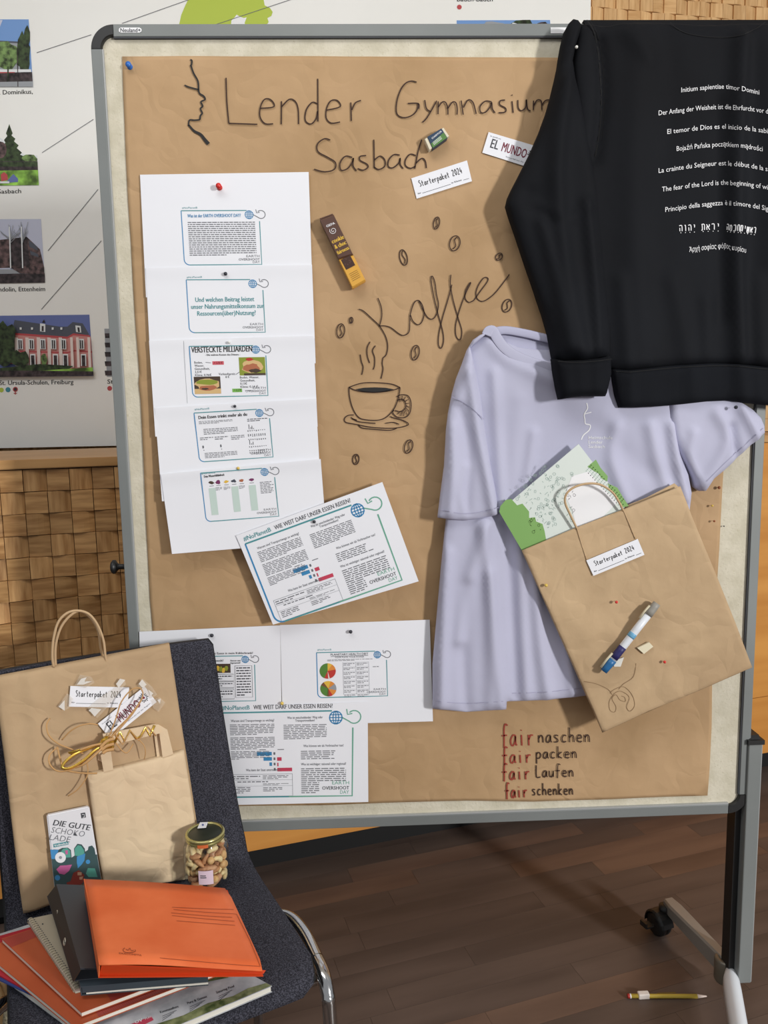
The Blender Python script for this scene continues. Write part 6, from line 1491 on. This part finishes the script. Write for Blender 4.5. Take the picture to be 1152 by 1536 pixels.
# spiral notebook
zN = .4865; N_px = [(112.5,1484),(255,1448),(178,1350),(42,1378.5)]
o, P_ = flat('spiral_notebook', 'beige spiral notebook standing out left of the black binder', 'notebook', N_px, zN, .0065, MT['notecover'])
a, b = np.array(P_.at(*N_px[0])), np.array(P_.at(*N_px[3])); v = []; f = []; n = 34; d = (b-a)/np.linalg.norm(b-a); q_ = np.array((-d[1], d[0], 0))
if q_ @ (np.array(P_.at(*N_px[1]))-a) < 0: q_ = -q_
for i in range(n):
    c = a+(b-a)*(i+.5)/n; ring = [c+q_*(.0025+.0042*math.cos(t))+np.array((0, 0, -.003+.0046*math.sin(t)))+d*.0012*math.sin(t/2) for t in [2*PI*j/10 for j in range(11)]]
    tube_vf(ring, .0006, 5, v, f)
mesh('spiral_wire', v, f, plain('wire_cream', (206,196,172), .4), o, True)
k = Ink(P_, o, .0003)
for i in range(n):
    c = proj(a+(b-a)*(i+.5)/n+q_*.0068); k.poly('punched_hole', 'ink_dark', [(c[0]-.9, c[1]-.5), (c[0]+.9, c[1]-.6), (c[0]+.9, c[1]+.5), (c[0]-.9, c[1]+.6)])
k.disc('cover_mark', 'ink_dark', (64,1386), 1.3, n=8); k.done(); settle(o) if False else None
# slate ring folder
zT = .5005; T_px = [(120.5,1480),(312,1464.5),(262,1366),(100,1372)]
t_ = empty('ring_folder', 'flat slate-grey ring folder with paper inside, under the black binder', 'folder', tuple(hplane(zT).at(*T_px[0])))
c = [hplane(zT).at(*p) for p in T_px]
slab('cover', c, .0014, MT['slate'], t_); slab('back_cover', [p-np.array((0, 0, .0125)) for p in c], .0012, MT['slate'], t_)
n_ = [c[0]-np.array((0, 0, .0014)), c[3]-np.array((0, 0, .0014)), c[3]-np.array((0, 0, .0125)), c[0]-np.array((0, 0, .0125))]; slab('spine', n_, .0012, MT['slate'], t_)
i_ = [c[0]+(c[1]-c[0])*.012+(c[3]-c[0])*.004, c[1]+(c[2]-c[1])*.004, c[2], c[3]+(c[2]-c[3])*.02]
slab('front_flap', [i_[0]-np.array((0, 0, .0015)), i_[1]-np.array((0, 0, .0015)), i_[1]-np.array((0, 0, .009)), i_[0]-np.array((0, 0, .0102))], .001, MT['slate'], t_)
slab('pages', [p-np.array((0, 0, .0098)) for p in (i_[0]+(c[1]-c[0])*.03, i_[1], i_[2], i_[3])], .0026, MT['page'], t_)
settle(t_)
# black binder
MT['rivet'] = plain('rivet_metal', (196,190,172), .35, .3)
zK = .5305; K_px = [(120.5,1452.5),(262,1451),(236,1332),(84.5,1326)]
kb = empty('ring_binder', 'black ring binder with riveted brown-black spine, under the orange folder', 'binder', tuple(hplane(zK).at(*K_px[0])))
c = [hplane(zK).at(*K_px[0]), hplane(.5085).at(*K_px[1]), hplane(.5085).at(*K_px[2]), hplane(zK).at(*K_px[3])]; sp_ = [hplane(zK-.028).at(109, 1472), hplane(zK-.028).at(70.5, 1345)]
lo_ = [np.array((p[0], p[1], .5040)) for p in (c[1], c[2])]
slab('cover', c, .002, MT['binder'], kb)
slab('spine', [c[0]-np.array((0, 0, .0005)), c[3]-np.array((0, 0, .0005)), sp_[1], sp_[0]], .002, MT['binder_spine'], kb)
slab('back_cover', [sp_[0]+np.array((0,0,.0015)), lo_[0], lo_[1], sp_[1]+np.array((0,0,.0015))], .0012, MT['binder'], kb)
SN = np.cross(c[3]-c[0], sp_[0]-c[0]); SN /= np.linalg.norm(SN)
if SN @ (CAM-c[0]) < 0: SN = -SN
spl = Plane(c[0]-np.array((0, 0, .0005)), SN)
for (x, y) in ((86,1370.5),(97.5,1412.5)):
    P = spl.at(x, y, .0012); e1 = (c[3]-c[0])/np.linalg.norm(c[3]-c[0]); e2 = np.cross(SN, e1)
    ring = [P+e1*.0042*math.cos(t)+e2*.0042*math.sin(t) for t in [2*PI*j/16 for j in range(17)]]
    tube('finger_ring', ring, .0015, MT['rivet'], kb, 6)
k = Ink(spl, kb, .0006)
settle(kb)
# orange folder on top: bowed cover, spine, base
of = empty('orange_folder', 'bright orange pressboard folder lying on top of the stack', 'folder', tuple(hplane(.533).at(148, 1465)))
TL, TR, BR, BL = hplane(.5555).at(125.5, 1318.5), hplane(.512).at(341, 1332.5), hplane(.5075).at(398, 1457), hplane(.5555).at(148.5, 1447)
lBL, lTL, lBR, lTR = hplane(.5335).at(147.5, 1465.5), None, hplane(.5045).at(395, 1463.5), None
lTL = TL-np.array((0, 0, .022)); lTR = TR-np.array((0, 0, .003))
v = []; f = []; nx, ny = 14, 8
def up_(u, w_): # u across 0 left..1 right, w_ 0 near..1 far
    p = (BL*(1-u)+BR*u)*(1-w_)+(TL*(1-u)+TR*u)*w_
    return p+np.array((0, 0, .0035*math.sin(PI*u)*(1-w_*.4)+.001*math.sin(u*7+w_*3)*(1-w_)))
def corner(u, w_):
    # rounded right corners
    r_ = .03
    if u > 1-r_*1.0 and (w_ < .02 or w_ > .98): return min(u, 1-r_*.6)
    return u
for th in (0, .0014):
    for j in range(ny+1):
        for i in range(nx+1):
            v.append(up_(corner(i/nx, j/ny), j/ny)-np.array((0, 0, th)))
m = nx+1; of_ = m*(ny+1)
for j in range(ny):
    for i in range(nx): a = j*m+i; f.append((a, a+1, a+m+1, a+m)); f.append((of_+a, of_+a+m, of_+a+m+1, of_+a+1))
lp = [i for i in range(nx)]+[j*m+nx for j in range(ny)]+[ny*m+i for i in range(nx, 0, -1)]+[j*m for j in range(ny, 0, -1)]
for i in range(len(lp)): a, b = lp[i], lp[(i+1) % len(lp)]; f.append((b, a, a+of_, b+of_))
mesh('cover', v, f, MT['orange'], of, True)
slab('spine', [BL, TL, lTL, lBL], .0014, MT['orange'], of)
slab('base', [lBL, lBR, lTR, lTL], .0014, MT['orange_in'], of)
slab('inner_flap', [lBL+np.array((0,.004,.0002)), lBR+np.array((0,.004,0)), BR+np.array((0,.004,-.0016)), BL+np.array((.002,.004,-.003))], .0008, MT['orange_in'], of)
pm = Plane(BL, np.cross(BR-BL, TL-BL))
def osurf(px, py, lift):
    p = pm.at(px, py)
    for _ in range(2):
        u = 1.0; # solve bilinear by projection on the plane axes
        A1 = np.array([BR-BL, TL-BL]).T; uv = np.linalg.lstsq(A1, p-BL, rcond=None)[0]; u, w_ = float(uv[0]), float(uv[1])
        z = up_(u, w_)[2]+lift; p = hplane(z).at(px, py)
    return p
k = Ink(osurf, of, .0006); MT['o_line'] = plain('orange_emboss', (150,66,30), .6); Zo = lambda P: zt(P, 240, 1240, 4.43)
for P in ([(80,535),(300,545),(490,550)], [(90,550),(300,568),(480,578),(510,582)], [(75,572),(300,592),(480,602)], [(80,590),(300,612),(495,628)], [(110,625),(300,640),(500,655)]): k.stroke('line_print', 'o_line', Zo(P), .55, smooth=2)
k.stroke('line_print', 'o_line', Zo([(510,582),(600,760),(668,928),(560,922),(300,900),(60,878)])[:3], .6, smooth=2); k.stroke('line_print', 'o_line', Zo([(668,928),(560,922),(300,900),(60,878),(0,872)]), .6, smooth=2)
Zp = lambda P: zt(P, 140, 1400, 7.2)
k.stroke('embossed_logo', 'o_line', Zp([(340,155),(322,175),(335,198),(370,208),(420,205),(455,190),(450,175)]), .9); k.stroke('embossed_logo', 'o_line', Zp([(350,170),(375,180),(395,160),(410,185),(435,180)]), .8)
k.text('embossed_logo', 'o_line', 'EXACOMPTA', Zp([(278,222)])[0], Zp([(522,245)])[0], 2.4, .01); k.done()
e_ = hplane(.515).at(281, 1457); boxo('elastic_eyelet', (e_[0]-.004, e_[0]+.004, e_[1]-.004, e_[1]-.001, e_[2]-.002, e_[2]+.003), MT['black_dark'], of, .0008)
settle(of)

# ------------------------------------------------------------------ bits at the lower left corner
def stick(name, label, cat, A, B, w_, mat):
    o = empty(name, label, cat, tuple(B))
    n = 6; tube('shaft', [np.array(A)+(np.array(B)-np.array(A))*i/n for i in range(n+1)], [w_*(.8+.4*math.sin(PI*i/n)) for i in range(n+1)], mat, o, 10, flat=.5)
    return settle(o)
stick('wooden_stick', 'pale curved wooden stick beside the chair at the lower left corner', 'stick', hplane(.36).at(1, 1462), hplane(.0).at(24, 1700), .010, plain('pale_birch', (196,160,110), .5))
kc = empty('knitted_cloth', 'beige knitted cloth hanging at the lower left corner below the blue folder', 'cloth', tuple(hplane(.2).at(16, 1560)))
c = hplane(.27).at(17, 1545); v = []; f = []
for i in range(13):
    for j in range(14):
        th = PI*i/12; ph = 2*PI*j/14; r_ = math.sin(th)**.7*(1+.08*math.sin(ph*4+i))
        v.append(c+np.array((.013*r_*math.cos(ph), .010*r_*math.sin(ph), .045*math.cos(th))))
for i in range(12):
    for j in range(14): f.append((i*14+j, i*14+(j+1) % 14, (i+1)*14+(j+1) % 14, (i+1)*14+j))
mesh('cloth', v, f, mottled('beige_knit', (120,112,90), (176,166,140), scale=300, rough=.9, bump=.6, bscale=300, dist=.003), kc, True)
tube('hanging_loop', [c+np.array((0, 0, .04)), c+np.array((-.02, .01, .08)), c+np.array((-.04, .02, .13))], .002, MT['raffia'], kc, 6)
